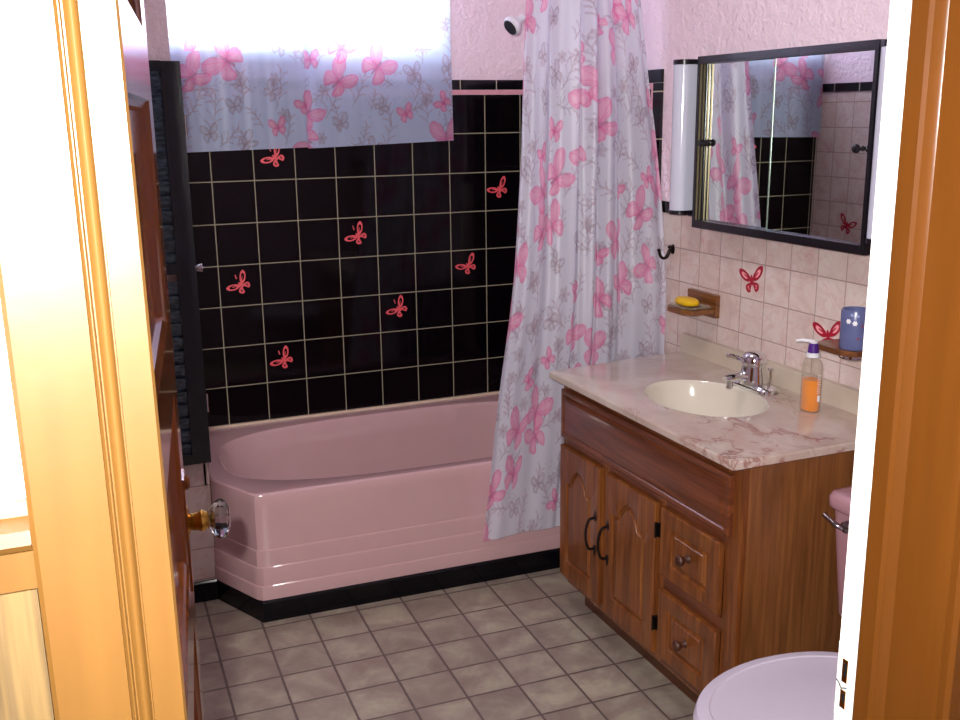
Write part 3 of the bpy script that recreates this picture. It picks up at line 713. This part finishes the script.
# ------------------------------------------------------------------ vanity cabinet
VF, VB = .855, XW - .002      # face frame plane, back
VL, VR = -1.098, -1.985        # left / right ends (y)
va = thing('vanity_cabinet', (1.1, -1.54, 0), 'oak vanity cabinet with arched doors and two drawers under the sink', 'cabinet')
boxes('carcass', M_side, [((VF + .018, VR, .095), (VB, VR + .016, .775)), ((VF + .018, VL - .016, .095), (VB, VL, .775)), ((VF + .018, VR + .016, .095), (VB, VL - .016, .111)), ((VB - .006, VR + .016, .111), (VB, VL - .016, .775)), ((.955, VR + .0, 0), (VB, VR + .016, .095)), ((.955, VL - .016, 0), (VB, VL, .095))], va)
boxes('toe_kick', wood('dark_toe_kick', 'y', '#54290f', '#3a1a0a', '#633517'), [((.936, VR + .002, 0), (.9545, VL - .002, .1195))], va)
for a, b in [((VF, VR, .12), (VF + .018, VR + .055, .775)), ((VF, VL - .03, .12), (VF + .018, VL, .775)), ((VF, -1.675, .12), (VF + .018, -1.64, .60)), ((VF, -1.39, .12), (VF + .018, -1.345, .60))]:
    boxes('face_stile', M_oakz, [(a, b)], va, bevel=.001)
for a, b in [((VF + .0005, VR + .055, .12), (VF + .018, VL - .03, .15)), ((VF + .0005, VR + .055, .55), (VF + .018, VL - .03, .775)), ((VF + .0005, VR + .055, .335), (VF + .018, -1.65, .37))]:
    boxes('face_rail', M_oaky, [(a, b)], va)
def front(bm, y0, y1, z0, z1, outline, x=.840, depth=.006, steps=((.0015, .0005), (.004, .0075), (.008, .0075), (.018, .0025), (.0195, .0008))):
    """door front in the plane x facing -x with a routed groove along outline (list of (y, z))"""
    c = ((y0 + y1) / 2, (z0 + z1) / 2); n = 160
    rect = [(y0, z0), (y1, z0), (y1, z1), (y0, z1)]
    angs = sorted([2 * math.pi * k / n for k in range(n)] + [math.atan2(p[1] - c[1], p[0] - c[0]) % (2 * math.pi) for p in rect] + [math.atan2(p[1] - c[1], p[0] - c[0]) % (2 * math.pi) for p in outline])
    def samp(poly):
        out = []
        for a in angs:
            d = (math.cos(a), math.sin(a)); best = None
            for i in range(len(poly)):
                x1, y1_ = poly[i][0] - c[0], poly[i][1] - c[1]; x2, y2 = poly[(i + 1) % len(poly)][0] - c[0], poly[(i + 1) % len(poly)][1] - c[1]
                ex, ey = x2 - x1, y2 - y1_; den = d[0] * ey - d[1] * ex
                if abs(den) < 1e-14: continue
                t = (x1 * ey - y1_ * ex) / den; s = (x1 * d[1] - y1_ * d[0]) / den
                if t > 0 and -1e-5 <= s <= 1 + 1e-5 and (best is None or t < best): best = t
            out.append((c[0] + d[0] * best, c[1] + d[1] * best))
        return out
    hy_, hz_ = max(abs(p[0] - c[0]) for p in outline), max(abs(p[1] - c[1]) for p in outline)
    def inset(P, t): return [(c[0] + (p[0] - c[0]) * (1 - t / hy_), c[1] + (p[1] - c[1]) * (1 - t / hz_)) for p in P]
    Rr, Oo = samp(rect), samp(outline)
    e = .004
    Ri = [(min(max(p[0], y0 + e), y1 - e), min(max(p[1], z0 + e), z1 - e)) for p in Rr]
    rings = [[bm.verts.new((VF - .0003, p[0], p[1])) for p in Rr], [bm.verts.new((x + .003, p[0], p[1])) for p in Rr], [bm.verts.new((x, p[0], p[1])) for p in Ri], [bm.verts.new((x, p[0], p[1])) for p in Oo]]
    for t, dp in steps: rings.append([bm.verts.new((x + dp, p[0], p[1])) for p in inset(Oo, t)])
    loft(bm, rings)
def cathedral(y0, y1, z0, zs, zt, sh=.18):
    # flat shoulders then an arched crown
    w = y1 - y0; a, b = y0 + w * sh, y1 - w * sh; P = [(y0, z0), (y1, z0), (y1, zs)]
    P.append((b, zs + .004)); k = 12
    for i in range(k + 1):
        t = i / k; P.append((b + (a - b) * t, zs + .006 + (zt - zs - .006) * math.sin(math.pi * t) ** .8))
    P += [(a, zs + .004), (y0, zs)]
    return P
def vdoor(y0, y1, handle_y, hinge_side):
    bm = bmesh.new(); front(bm, y0, y1, .135, .566, cathedral(y0 + .048, y1 - .040, .190, .455, .512))
    d = finish(bm, 'door', M_oakz, va, smooth=True, angle=22)
    # wrought pull: two spade mounts and a twisted bail
    bm = bmesh.new(); zc = .359
    for zz in (zc + .048, zc - .048):
        s = 1 if zz > zc else -1
        pl_ = [(0, s * .026), (.006, s * .012), (.008, 0), (.005, -s * .009), (-.005, -s * .009), (-.008, 0), (-.006, s * .012)]
        a = [bm.verts.new((.8398, handle_y + p[0], zz + p[1])) for p in pl_]; b = [bm.verts.new((.8365, handle_y + p[0] * .7, zz + p[1] * .8)) for p in pl_]; loft(bm, [a, b])
        tube(bm, spline([(.838, handle_y, zz), (.826, handle_y, zz), (.818, handle_y, zz - s * .004), (.812, handle_y, zz - s * .018)], 5), [.0042] * 16, 8)
    tube(bm, spline([(.813, handle_y, zc + .034), (.8085, handle_y, zc + .015), (.808, handle_y, zc), (.8085, handle_y, zc - .015), (.813, handle_y, zc - .034)], 5), .0038, 8)
    h = finish(bm, 'door_pull', M_iron, None, smooth=True); h.parent = d
    return d
def pdr(child, par):
    child.parent = par; child.matrix_parent_inverse = Matrix.Translation(va.location) if False else Matrix.Identity(4)
d1 = vdoor(-1.350, -1.102, -1.330, 1)
d2 = vdoor(-1.648, -1.384, -1.404, -1)
for z in (.494, .226):
    bm = bmesh.new(); box(bm, (.8440, -1.659, z - .019), (.8555, -1.650, z + .019)); tube(bm, [(.840, -1.6515, z - .021), (.840, -1.6515, z + .021)], .0035, 8)
    h = finish(bm, 'hinge', M_iron, None); h.parent = d2
def drawer(z0, z1):
    bm = bmesh.new(); y0, y1 = -1.928, -1.672
    front(bm, y0, y1, z0, z1, [(y0 + .046, z0 + .038), (y1 - .046, z0 + .038), (y1 - .046, z1 - .042), (y0 + .046, z1 - .042)])
    d = finish(bm, 'drawer', M_oakz, va, smooth=True, angle=22)
    bm = bmesh.new(); lathe(bm, [(.0, 0), (.011, 0), (.0075, -.006), (.0065, -.012), (.013, -.020), (.0145, -.026), (.011, -.031), (.0, -.033)], (.8402, (y0 + y1) / 2 - .002, (z0 + z1) / 2 + .002), 24, 'x')
    k = finish(bm, 'drawer_knob', wood('dark_knob_wood', 'x', '#4a2414', '#30150a', '#5c3018', rough=.5, coat=0.0), None, smooth=True); k.parent = d
drawer(.378, .566); drawer(.142, .335)
bm = bmesh.new(); y0, y1 = -1.955, -1.105
front(bm, y0, y1, .592, .745, [(y0 + .016, .606), (y1 - .016, .606), (y1 - .016, .731), (y0 + .016, .731)], steps=((.003, .0035), (.008, .0015), (.012, .0)))
finish(bm, 'false_drawer_panel', M_oaky, va, smooth=True, angle=22)

# countertop with integral oval bowl
ct = thing('vanity_countertop', (1.07, -1.55, .78), 'cream and rose veined marble countertop with integral oval bowl', 'countertop')
cx, cy, ax_, ay = 1.062, -1.535, .150, .196
X0, X1, Y0, Y1, ZT_ = .808, XW - .0015, -2.006, -1.089, .80
bm = bmesh.new(); n = 128; c = (cx, cy)
rect = [(X0, Y0), (X1, Y0), (X1, Y1), (X0, Y1)]
angs = sorted([2 * math.pi * k / n for k in range(n)] + [math.atan2(p[1] - cy, p[0] - cx) % (2 * math.pi) for p in rect])
def rsamp(e):
    out = []
    for a in angs:
        d = (math.cos(a), math.sin(a)); t = min([((X1 - e if d[0] > 0 else X0 + e) - cx) / d[0] if abs(d[0]) > 1e-9 else 9, ((Y1 - e if d[1] > 0 else Y0 + e) - cy) / d[1] if abs(d[1]) > 1e-9 else 9]); out.append((cx + d[0] * t, cy + d[1] * t))
    return out
def esamp(f, dx=0.0):
    out = []
    for a in angs:
        d = (math.cos(a), math.sin(a)); t = 1 / math.sqrt((d[0] / (ax_ * f)) ** 2 + (d[1] / (ay * f)) ** 2); out.append((cx + d[0] * t + dx, cy + d[1] * t))
    return out
RR = [[bm.verts.new((x, y, z)) for x, y in P] for P, z in ((rsamp(.004), .7765), (rsamp(0), .7795), (rsamp(0), .795), (rsamp(.002), .7990), (rsamp(.006), ZT_), (esamp(1.0), ZT_))]
loft(bm, RR, caps=False)
# underside closing ring
und = [bm.verts.new((x, y, .7765)) for x, y in esamp(1.03)]; loft(bm, [und, RR[0]], caps=False)
for v in bm.verts:      # the left end is not quite square to the wall
    if v.co.y > -1.25: v.co.y += .058 * (v.co.x - X0) / (X1 - X0) * min(1, (v.co.y + 1.25) / .16)
finish(bm, 'slab', M_marble, ct, smooth=True, angle=25)
bm = bmesh.new()
RB = [[bm.verts.new((x, y, z)) for x, y in esamp(f, dx)] for f, z, dx in ((1.0, ZT_, 0), (.985, .7975, 0), (.965, .790, 0), (.93, .765, .002), (.84, .725, .006), (.68, .690, .012), (.45, .668, .018), (.12, .660, .02))]
loft(bm, RB, caps=False); bm.faces.new(RB[-1])
finish(bm, 'oval_bowl', M_bowl, ct, smooth=True, angle=60)
bm = bmesh.new(); lathe(bm, [(.024, .0), (.022, .0025), (.014, .002), (.0, .004)], (cx + .02, cy, .6605), 24); finish(bm, 'bowl_drain', M_chrome, ct, smooth=True)
boxes('backsplash', M_splash, [((XW - .0215, Y0, ZT_ - .001), (XW - .0012, Y1 + .055, .860))], ct, bevel=.004)

# faucet
fc = thing('sink_faucet', (1.245, -1.495, ZT_), 'single lever chrome faucet on the marble countertop behind the bowl', 'faucet')
fx_, fy_ = 1.240, -1.512
bm = bmesh.new()
pl2 = rounded([(fx_ - .033, fy_ - .092), (fx_ + .030, fy_ - .092), (fx_ + .030, fy_ + .092), (fx_ - .033, fy_ + .092)], .028, 8)
rr = []
for f, z in ((1.0, .8002), (1.0, .808), (.93, .814), (.70, .819)):
    rr.append([bm.verts.new((fx_ + (x - fx_) * f, fy_ + (y - fy_) * (1 - (1 - f) * .5), z)) for x, y in pl2])
loft(bm, rr); finish(bm, 'base_plate', M_chrome, fc, smooth=True, angle=50)
bm = bmesh.new(); lathe(bm, [(.0, .815), (.040, .815), (.0395, .830), (.036, .850), (.0325, .868), (.033, .872)], (fx_, fy_, 0), 32)
finish(bm, 'body', M_chrome, fc, smooth=True, angle=40)
bm = bmesh.new(); lathe(bm, [(.0, .8725), (.0345, .8725), (.0350, .882), (.0315, .897), (.022, .905), (.010, .908), (.0, .9085)], (fx_, fy_, 0), 32)
finish(bm, 'handle_cap', M_chrome, fc, smooth=True, angle=50)
bm = bmesh.new()
tube(bm, spline([(fx_ - .024, fy_ + .018, .881), (fx_ - .038, fy_ + .028, .887), (fx_ - .050, fy_ + .040, .892), (fx_ - .058, fy_ + .050, .891)], 6), [.0062] * 8 + [.005] * 11, 10)
finish(bm, 'lever', M_chrome, fc, smooth=True)
bm = bmesh.new()
for k, (dx, z, wy, hz) in enumerate(((-.015, .836, .020, .016), (-.045, .840, .0185, .013), (-.070, .840, .017, .011), (-.088, .838, .0155, .010), (-.098, .836, .012, .008))):
    ring = [bm.verts.new((fx_ + dx, fy_ + wy * math.cos(2 * math.pi * q / 16), z + hz * math.sin(2 * math.pi * q / 16))) for q in range(16)]
    rr = [ring] if k == 0 else rr + [ring]
loft(bm, rr); finish(bm, 'spout', M_chrome, fc, smooth=True)
bm = bmesh.new(); lathe(bm, [(.0, -.020), (.0095, -.020), (.0105, -.006), (.0105, .004)], (fx_ - .082, fy_, .830), 20); finish(bm, 'aerator', M_chrome, fc, smooth=True)
bm = bmesh.new(); tube(bm, [(fx_ + .012, fy_ - .056, .815), (fx_ + .012, fy_ - .056, .862)], .0025, 8); lathe(bm, [(.0, 0), (.004, .0), (.0075, .006), (.0075, .010), (.0, .012)], (fx_ + .012, fy_ - .056, .860), 16)
finish(bm, 'lift_rod', M_chrome, fc, smooth=True)

# liquid soap bottle
bx, by = 1.236, -1.752
bo = thing('soap_bottle', (bx, by, ZT_), 'clear pump bottle of amber liquid soap beside the faucet', 'bottle')
bm = bmesh.new(); lathe(bm, [(.0, .0005), (.026, .0005), (.0285, .004), (.0285, .115), (.0275, .125), (.022, .136), (.014, .142), (.0125, .146)], (bx, by, ZT_), 36, sx=.82, sy=1.02, caps=False)
finish(bm, 'bottle_shell', M_clear, bo, smooth=True, angle=60)
bm = bmesh.new(); lathe(bm, [(.0, .002), (.0245, .002), (.027, .006), (.0272, .084), (.0, .085)], (bx, by, ZT_), 36, sx=.80, sy=1.0); finish(bm, 'liquid_soap', M_liquid, bo, smooth=True, angle=40)
bm = bmesh.new(); lathe(bm, [(.0, .143), (.0165, .143), (.0165, .155), (.0, .1552)], (bx, by, ZT_), 28); finish(bm, 'neck_ring', M_wplast, bo, smooth=True)
bm = bmesh.new(); lathe(bm, [(.0, .1552), (.0145, .1552), (.0125, .177), (.009, .180), (.0, .180)], (bx, by, ZT_), 28); finish(bm, 'pump_collar', M_purple, bo, smooth=True)
bm = bmesh.new(); lathe(bm, [(.0, .1795), (.010, .1795), (.010, .184), (.0, .186)], (bx, by, ZT_), 20); tube(bm, [(bx, by, ZT_ + .183), (bx - .018, by + .024, ZT_ + .1845), (bx - .026, by + .036, ZT_ + .181)], [.0048, .004, .0035], 10); finish(bm, 'pump_nozzle', M_wplast, bo, smooth=True)
# small printed label wrapped on the right flank
def arcpatch(name, a0, a1, z0, z1, mat, off=.0006):
    bm = bmesh.new(); k = 6; r = .0285 + off; A = [a0 + (a1 - a0) * i / k for i in range(k + 1)]
    a = [bm.verts.new((bx + r * .82 * math.cos(t), by + r * 1.02 * math.sin(t), ZT_ + z0)) for t in A]; b = [bm.verts.new((bx + r * .82 * math.cos(t), by + r * 1.02 * math.sin(t), ZT_ + z1)) for t in A]
    loft(bm, [a, b], caps=False, close=False); return finish(bm, name, mat, bo)
arcpatch('label_patch', math.radians(263), math.radians(282), .030, .046, M_wplast)
bm = bmesh.new(); r = .0292; rnd = random.Random(5)
for row in range(11):
    z = .052 + row * .0046
    for seg_ in range(3):
        a0 = math.radians(258 + seg_ * 9 + rnd.uniform(0, 2)); a1 = a0 + math.radians(rnd.uniform(3.5, 6))
        q = [(a0, z), (a1, z), (a1, z + .0019), (a0, z + .0019)]
        bm.faces.new([bm.verts.new((bx + r * .82 * math.cos(t), by + r * 1.02 * math.sin(t), ZT_ + zz)) for t, zz in q])
finish(bm, 'label_lines', M_wplast, bo)

# ------------------------------------------------------------------ soap dish and tumbler shelf
def octo(hx, hy, c, cut=.35):
    return [(c[0] - hx, c[1] - hy * (1 - cut)), (c[0] - hx * (1 - cut), c[1] - hy), (c[0] + hx, c[1] - hy), (c[0] + hx, c[1] + hy), (c[0] - hx * (1 - cut), c[1] + hy), (c[0] - hx, c[1] + hy * (1 - cut))]
def wall_holder(name, yc, zt, label, cat, with_dish):
    t = thing(name, (XW, yc, zt), label, cat)
    boxes('back_plate', M_holder, [((XW - .016, yc - .076, zt - .028), (XW - .0005, yc + .076, zt + .044))], t, bevel=.003)
    bm = bmesh.new(); P = octo(.050, .070, (XW - .066, yc), .45)
    a = [bm.verts.new((x, y, zt - .014)) for x, y in P]; b = [bm.verts.new((x, y, zt)) for x, y in P]; loft(bm, [a, b])
    finish(bm, 'shelf_board', M_holder, t, bevel=.003)
    if with_dish:
        bm = bmesh.new(); rr = []
        for f, z in ((.80, zt + .0005), (.97, zt + .008), (.93, zt + .0085), (.76, zt + .003)):
            rr.append([bm.verts.new((XW - .064 + (x - XW + .064) * f, yc + (y - yc) * f, z)) for x, y in octo(.048, .068, (XW - .066, yc), .45)])
        loft(bm, rr); finish(bm, 'glass_dish', M_clear, t)
    else:
        bm = bmesh.new(); lathe(bm, [(.033, -.024), (.030, -.026), (.030, -.0145), (.033, -.0145)], (1.268, -1.858, zt), 28, caps=False); finish(bm, 'cup_ring', M_chrome, t, smooth=True)
    return t
wall_holder('soap_dish_holder', -1.132, .966, 'wooden wall soap dish holding yellow soap near the shower curtain', 'soap dish', True)
wall_holder('tumbler_shelf', -1.828, .985, 'small wooden wall shelf carrying the blue tumbler', 'shelf', False)
bm = bmesh.new(); rr = []
for z, f in ((0, .80), (.004, .95), (.010, 1.0), (.017, .93), (.022, .72), (.0245, .3)):
    rr.append([bm.verts.new((1.272 + .027 * f * abs(math.cos(a)) ** .8 * (1 if math.cos(a) > 0 else -1), -1.125 + .050 * f * abs(math.sin(a)) ** .8 * (1 if math.sin(a) > 0 else -1), .9725 + z)) for a in [2 * math.pi * k / 32 for k in range(32)]])
loft(bm, rr); o = finish(bm, 'soap_bar', M_soap, smooth=True); tag(o, 'yellow bar of soap lying in the wall soap dish', 'soap')
# tumbler
tx, ty, tz = 1.268, -1.858, .9855
tu = thing('blue_tumbler', (tx, ty, tz), 'translucent blue tumbler with white flower dots on wooden shelf', 'cup')
M_blue = plain('blue_plastic', '#6b72a2', .25, var=.08, sc=30, Transmission_Weight=.25)
bm = bmesh.new(); lathe(bm, [(.0, 0), (.0335, 0), (.0350, .004), (.0350, .094), (.0330, .099), (.0300, .0985), (.0300, .02), (.0, .018)], (tx, ty, tz), 36); finish(bm, 'cup_shell', M_blue, tu, smooth=True, angle=45)
for k, (ang, z, col) in enumerate(((200, .072, 1), (226, .068, 1), (212, .088, 0), (255, .062, 2), (236, .086, 0), (242, .03, 2))):
    bm = bmesh.new(); a = math.radians(ang); e = Vector((math.cos(a), math.sin(a), 0)); s = Vector((-math.sin(a), math.cos(a), 0)); cc = Vector((tx, ty, tz + z)) + e * .0353
    vs_ = []
    for q in range(24):
        t = 2 * math.pi * q / 24; r = (.0058 if col == 1 else .0036) * (1 + .18 * math.cos(6 * t)); vs_.append(bm.verts.new(cc + s * math.cos(t) * r + Vector((0, 0, 1)) * math.sin(t) * r - e * (.5 * (math.cos(t) * r) ** 2 / .035)))
    cv = bm.verts.new(cc + e * .0006)
    for q in range(24): bm.faces.new((vs_[q], vs_[(q + 1) % 24], cv))
    finish(bm, 'printed_flower', (plain('pale_blue_print', '#8f9ac6', .4), M_wplast, plain('red_print', '#7a3550', .4))[col], tu)

# robe hook
bm = bmesh.new(); hy = -.940
lathe(bm, [(.0, 0), (.011, 0), (.010, -.004), (.0, -.006)], (XW - .0005, hy, 1.122), 20, 'x', sx=1.0, sy=1.5)
tube(bm, spline([(XW - .004, hy, 1.127), (XW - .014, hy, 1.118), (XW - .022, hy, 1.102), (XW - .034, hy, 1.094), (XW - .048, hy, 1.102), (XW - .054, hy, 1.120)], 6), [.0062] * 16 + [.005] * 15, 10)
lathe(bm, [(.0, -.006), (.006, -.003), (.0065, .002), (.0, .006)], (XW - .0545, hy, 1.1225), 12)
lathe(bm, [(.0, -.007), (.008, -.004), (.0085, .003), (.0, .008)], (XW - .012, hy, 1.130), 12)
o = finish(bm, 'robe_hook', M_iron, smooth=True); tag(o, 'small dark robe hook screwed to tile above the soap dish', 'hook')

# ------------------------------------------------------------------ mirror cabinet with sliding mirror doors
mc = thing('mirror_cabinet', (XW, -1.545, 1.22), 'black framed mirror cabinet with two sliding mirror doors above sink', 'cabinet')
fy0, fy1, fz0, fz1, fxx = -1.884, -1.166, 1.221, 1.7185, 1.251
xm = 1.277
boxes('cabinet_box', M_blackp, [((xm + .010, fy0 + .004, fz0 + .004), (XW + .0055, fy1 - .004, fz1 - .004))], mc)
boxes('cabinet_frame', M_blackp, [((fxx, fy0, fz0), (xm + .010, fy1, fz0 + .022)), ((fxx, fy0, fz1 - .021), (xm + .010, fy1, fz1)), ((fxx, fy1 - .010, fz0 + .022), (xm + .010, fy1, fz1 - .021)), ((fxx, fy0, fz0 + .022), (xm + .010, fy0 + .012, fz1 - .021))], mc, bevel=.0015)
for a, b in [((fxx + .004, fy1 - .0125, fz0 + .0225), (fxx + .009, fy1 - .0102, fz1 - .0215)), ((fxx + .016, fy1 - .0125, fz0 + .0225), (fxx + .020, fy1 - .0102, fz1 - .0215)), ((fxx + .006, fy0 + .0122, fz0 + .0225), (xm - .007, fy0 + .014, fz1 - .0215))]:
    boxes('door_channel', M_gold, [(a, b)], mc)
dL = boxes('sliding_mirror', M_mirror, [((xm, -1.515, fz0 + .0225), (xm + .005, fy1 - .013, fz1 - .0215))], mc)
dR = boxes('sliding_mirror', M_mirror, [((xm - .006, fy0 + .015, fz0 + .0225), (xm - .001, -1.495, fz1 - .0215))], mc)
dR.location = (0, 0, 0)
boxes('mirror_edge_strip', plain('polished_glass_edge', '#9fb0a4', .2, .6), [((xm - .0075, -1.4955, fz0 + .0225), (xm - .0005, -1.4925, fz1 - .0215))], mc)
for par, yy, xx in ((dL, -1.190, xm), (dR, -1.836, xm - .006)):
    bm = bmesh.new(); lathe(bm, [(.0, 0), (.007, 0), (.0045, -.006), (.0045, -.010), (.0100, -.016), (.0112, -.021), (.009, -.026), (.0, -.0275)], (xx, yy, 1.471), 24, 'x')
    k = finish(bm, 'mirror_knob', M_blackp, None, smooth=True); k.parent = par; k.matrix_parent_inverse = par.matrix_parent_inverse.inverted() if False else Matrix.Identity(4)
# tube lights either side
def tube_light(yc, label):
    t = thing('vanity_tube_light', (XW, yc, 1.262), label, 'wall light', 'tube lights flanking the mirror cabinet')
    xc = 1.246
    boxes('light_base', M_blackp, [((xc + .010, yc - .021, 1.270), (XW + .0055, yc + .021, 1.700))], t, bevel=.002)
    bm = bmesh.new(); n = 32; prof = []
    P = [(xc + .030 * math.cos(a), yc + .0305 * math.sin(a)) for a in [math.pi * .5 + math.pi * k / 20 for k in range(21)]] + [(xc + .030, yc - .0305), (xc + .030, yc + .0305)]
    a = [bm.verts.new((x, y, 1.2685)) for x, y in P]; b = [bm.verts.new((x, y, 1.6985)) for x, y in P]; loft(bm, [a, b]); finish(bm, 'light_diffuser', M_tube, t, smooth=True, angle=40)
    for z0, z1 in ((1.256, 1.268), (1.699, 1.713)):
        bm = bmesh.new(); P2 = [(xc + (x - xc) * 1.05, yc + (y - yc) * 1.08) for x, y in P[:-2]] + [(XW + .005, yc - .033), (XW + .005, yc + .033)]
        a = [bm.verts.new((x, y, z0)) for x, y in P2]; b = [bm.verts.new((x, y, z1)) for x, y in P2]; loft(bm, [a, b]); finish(bm, 'end_cap', M_blackp, t, smooth=True, angle=40)
tube_light(-1.103, 'white tube wall light with black caps left of mirror cabinet')
tube_light(-1.940, 'white tube wall light with black caps right of mirror cabinet')

# ------------------------------------------------------------------ shower head
sh2 = thing('overhead_shower', (XW, -.40, 1.9), 'white shower head on its arm above tub against pink wall', 'shower head')
bm = bmesh.new(); tube(bm, spline([(XW - .001, -.40, 1.965), (1.24, -.40, 1.955), (1.12, -.40, 1.905), (1.035, -.40, 1.885)], 8), .0085, 12); lathe(bm, [(.0, 0), (.028, 0), (.022, -.008), (.0, -.010)], (XW - .001, -.40, 1.965), 24, 'x'); finish(bm, 'shower_arm', M_wplast, sh2, smooth=True)
ax = Vector((-.80, -.12, -.58)).normalized(); q = ax.to_track_quat('Z', 'Y').to_matrix().to_4x4(); q.translation = Vector((1.042, -.40, 1.889))
bm = bmesh.new(); lathe(bm, [(.0, -.004), (.012, -.002), (.013, .015), (.020, .030), (.0335, .044), (.0345, .056), (.031, .060), (.0, .060)], (0, 0, 0), 28); bmesh.ops.transform(bm, matrix=q, verts=bm.verts); finish(bm, 'spray_head', M_wplast, sh2, smooth=True)
bm = bmesh.new(); lathe(bm, [(.0, .0602), (.028, .0602), (.027, .064), (.0, .064)], (0, 0, 0), 28); bmesh.ops.transform(bm, matrix=q, verts=bm.verts); finish(bm, 'spray_face', M_dark, sh2, smooth=True)

# ------------------------------------------------------------------ toilet
to = thing('toilet', (.95, -2.345, 0), 'pink toilet with closed lilac lid beside the oak vanity', 'toilet')
TY = -2.356
def egg(f, z, x0=.512, x1=1.005, hw=.183, cxx=.775, n=64, dx=0):
    P = []
    for k in range(n):
        a = 2 * math.pi * k / n; c_, s_ = math.cos(a), math.sin(a)
        if c_ < 0: x = cxx + (cxx - x0) * c_; y = hw * s_
        else: x = cxx + (x1 - cxx) * abs(c_) ** .75; y = hw * abs(s_) ** .75 * (1 if s_ > 0 else -1) * (1 - .12 * abs(c_))
        P.append((cxx + (x - cxx) * f + dx, TY + y * f, z))
    return P
def eggloft(name, L_, mat, ang=40):
    bm = bmesh.new(); loft(bm, [[bm.verts.new(p) for p in egg(f, z, dx=d)] for f, z, d in L_]); return finish(bm, name, mat, to, smooth=True, angle=ang)
eggloft('bowl', ((.50, 0, .10), (.52, .04, .10), (.50, .10, .10), (.56, .18, .07), (.80, .29, .02), (.96, .36, 0), (.98, .378, 0)), M_tank, 60)
eggloft('seat', ((.97, .379, 0), (1.005, .381, 0), (1.01, .390, 0), (.99, .396, 0), (.95, .397, 0)), M_lid)
eggloft('seat_lid', ((.96, .398, 0), (.992, .400, 0), (.998, .406, 0), (.985, .412, 0), (.93, .4135, 0), (.885, .4135, 0), (.875, .4115, 0), (.86, .4110, 0), (.5, .4135, 0), (.1, .415, 0)), M_lid, 30)
bm = bmesh.new(); rr = []
def tring2(x0, x1, hw, z, r=.03):
    return [bm.verts.new((x, y, z)) for x, y in rounded([(x0, TY + .041 - hw), (x1, TY + .041 - hw), (x1, TY + .041 + hw), (x0, TY + .041 + hw)], r, 6)]
loft(bm, [tring2(1.10, 1.26, .20, .375), tring2(1.075, 1.26, .222, .39), tring2(1.058, 1.262, .235, .42), tring2(1.036, 1.265, .247, .68)])
finish(bm, 'tank', M_tank, to, smooth=True, angle=50)
bm = bmesh.new()
loft(bm, [tring2(1.030, 1.27, .252, .681), tring2(1.026, 1.272, .256, .686), tring2(1.026, 1.272, .256, .708), tring2(1.032, 1.268, .250, .719), tring2(1.045, 1.255, .236, .722)])
finish(bm, 'tank_lid', M_tank, to, smooth=True, angle=50)
boxes('tank_mount', M_tank, [((1.0, TY - .10, .25), (1.2, TY + .10, .374))], to, bevel=.02, seg=4)
bm = bmesh.new(); lathe(bm, [(.0, 0), (.014, 0), (.013, -.010), (.008, -.014), (.0, -.016)], (1.037, -2.128, .652), 20, 'x')
tube(bm, spline([(1.022, -2.128, .652), (1.012, -2.118, .657), (1.009, -2.100, .664), (1.008, -2.082, .670)], 6), [.0065] * 10 + [.0055] * 9, 12)
finish(bm, 'flush_lever', plain('tarnished_chrome', '#8a8084', .25, 1.0), to, smooth=True)
for dy in (-.07, .07):
    bm = bmesh.new(); lathe(bm, [(.0, 0), (.012, 0), (.012, .014), (.0, .017)], (.998, TY + dy, .398), 16); finish(bm, 'seat_hinge', M_lid, to, smooth=True)
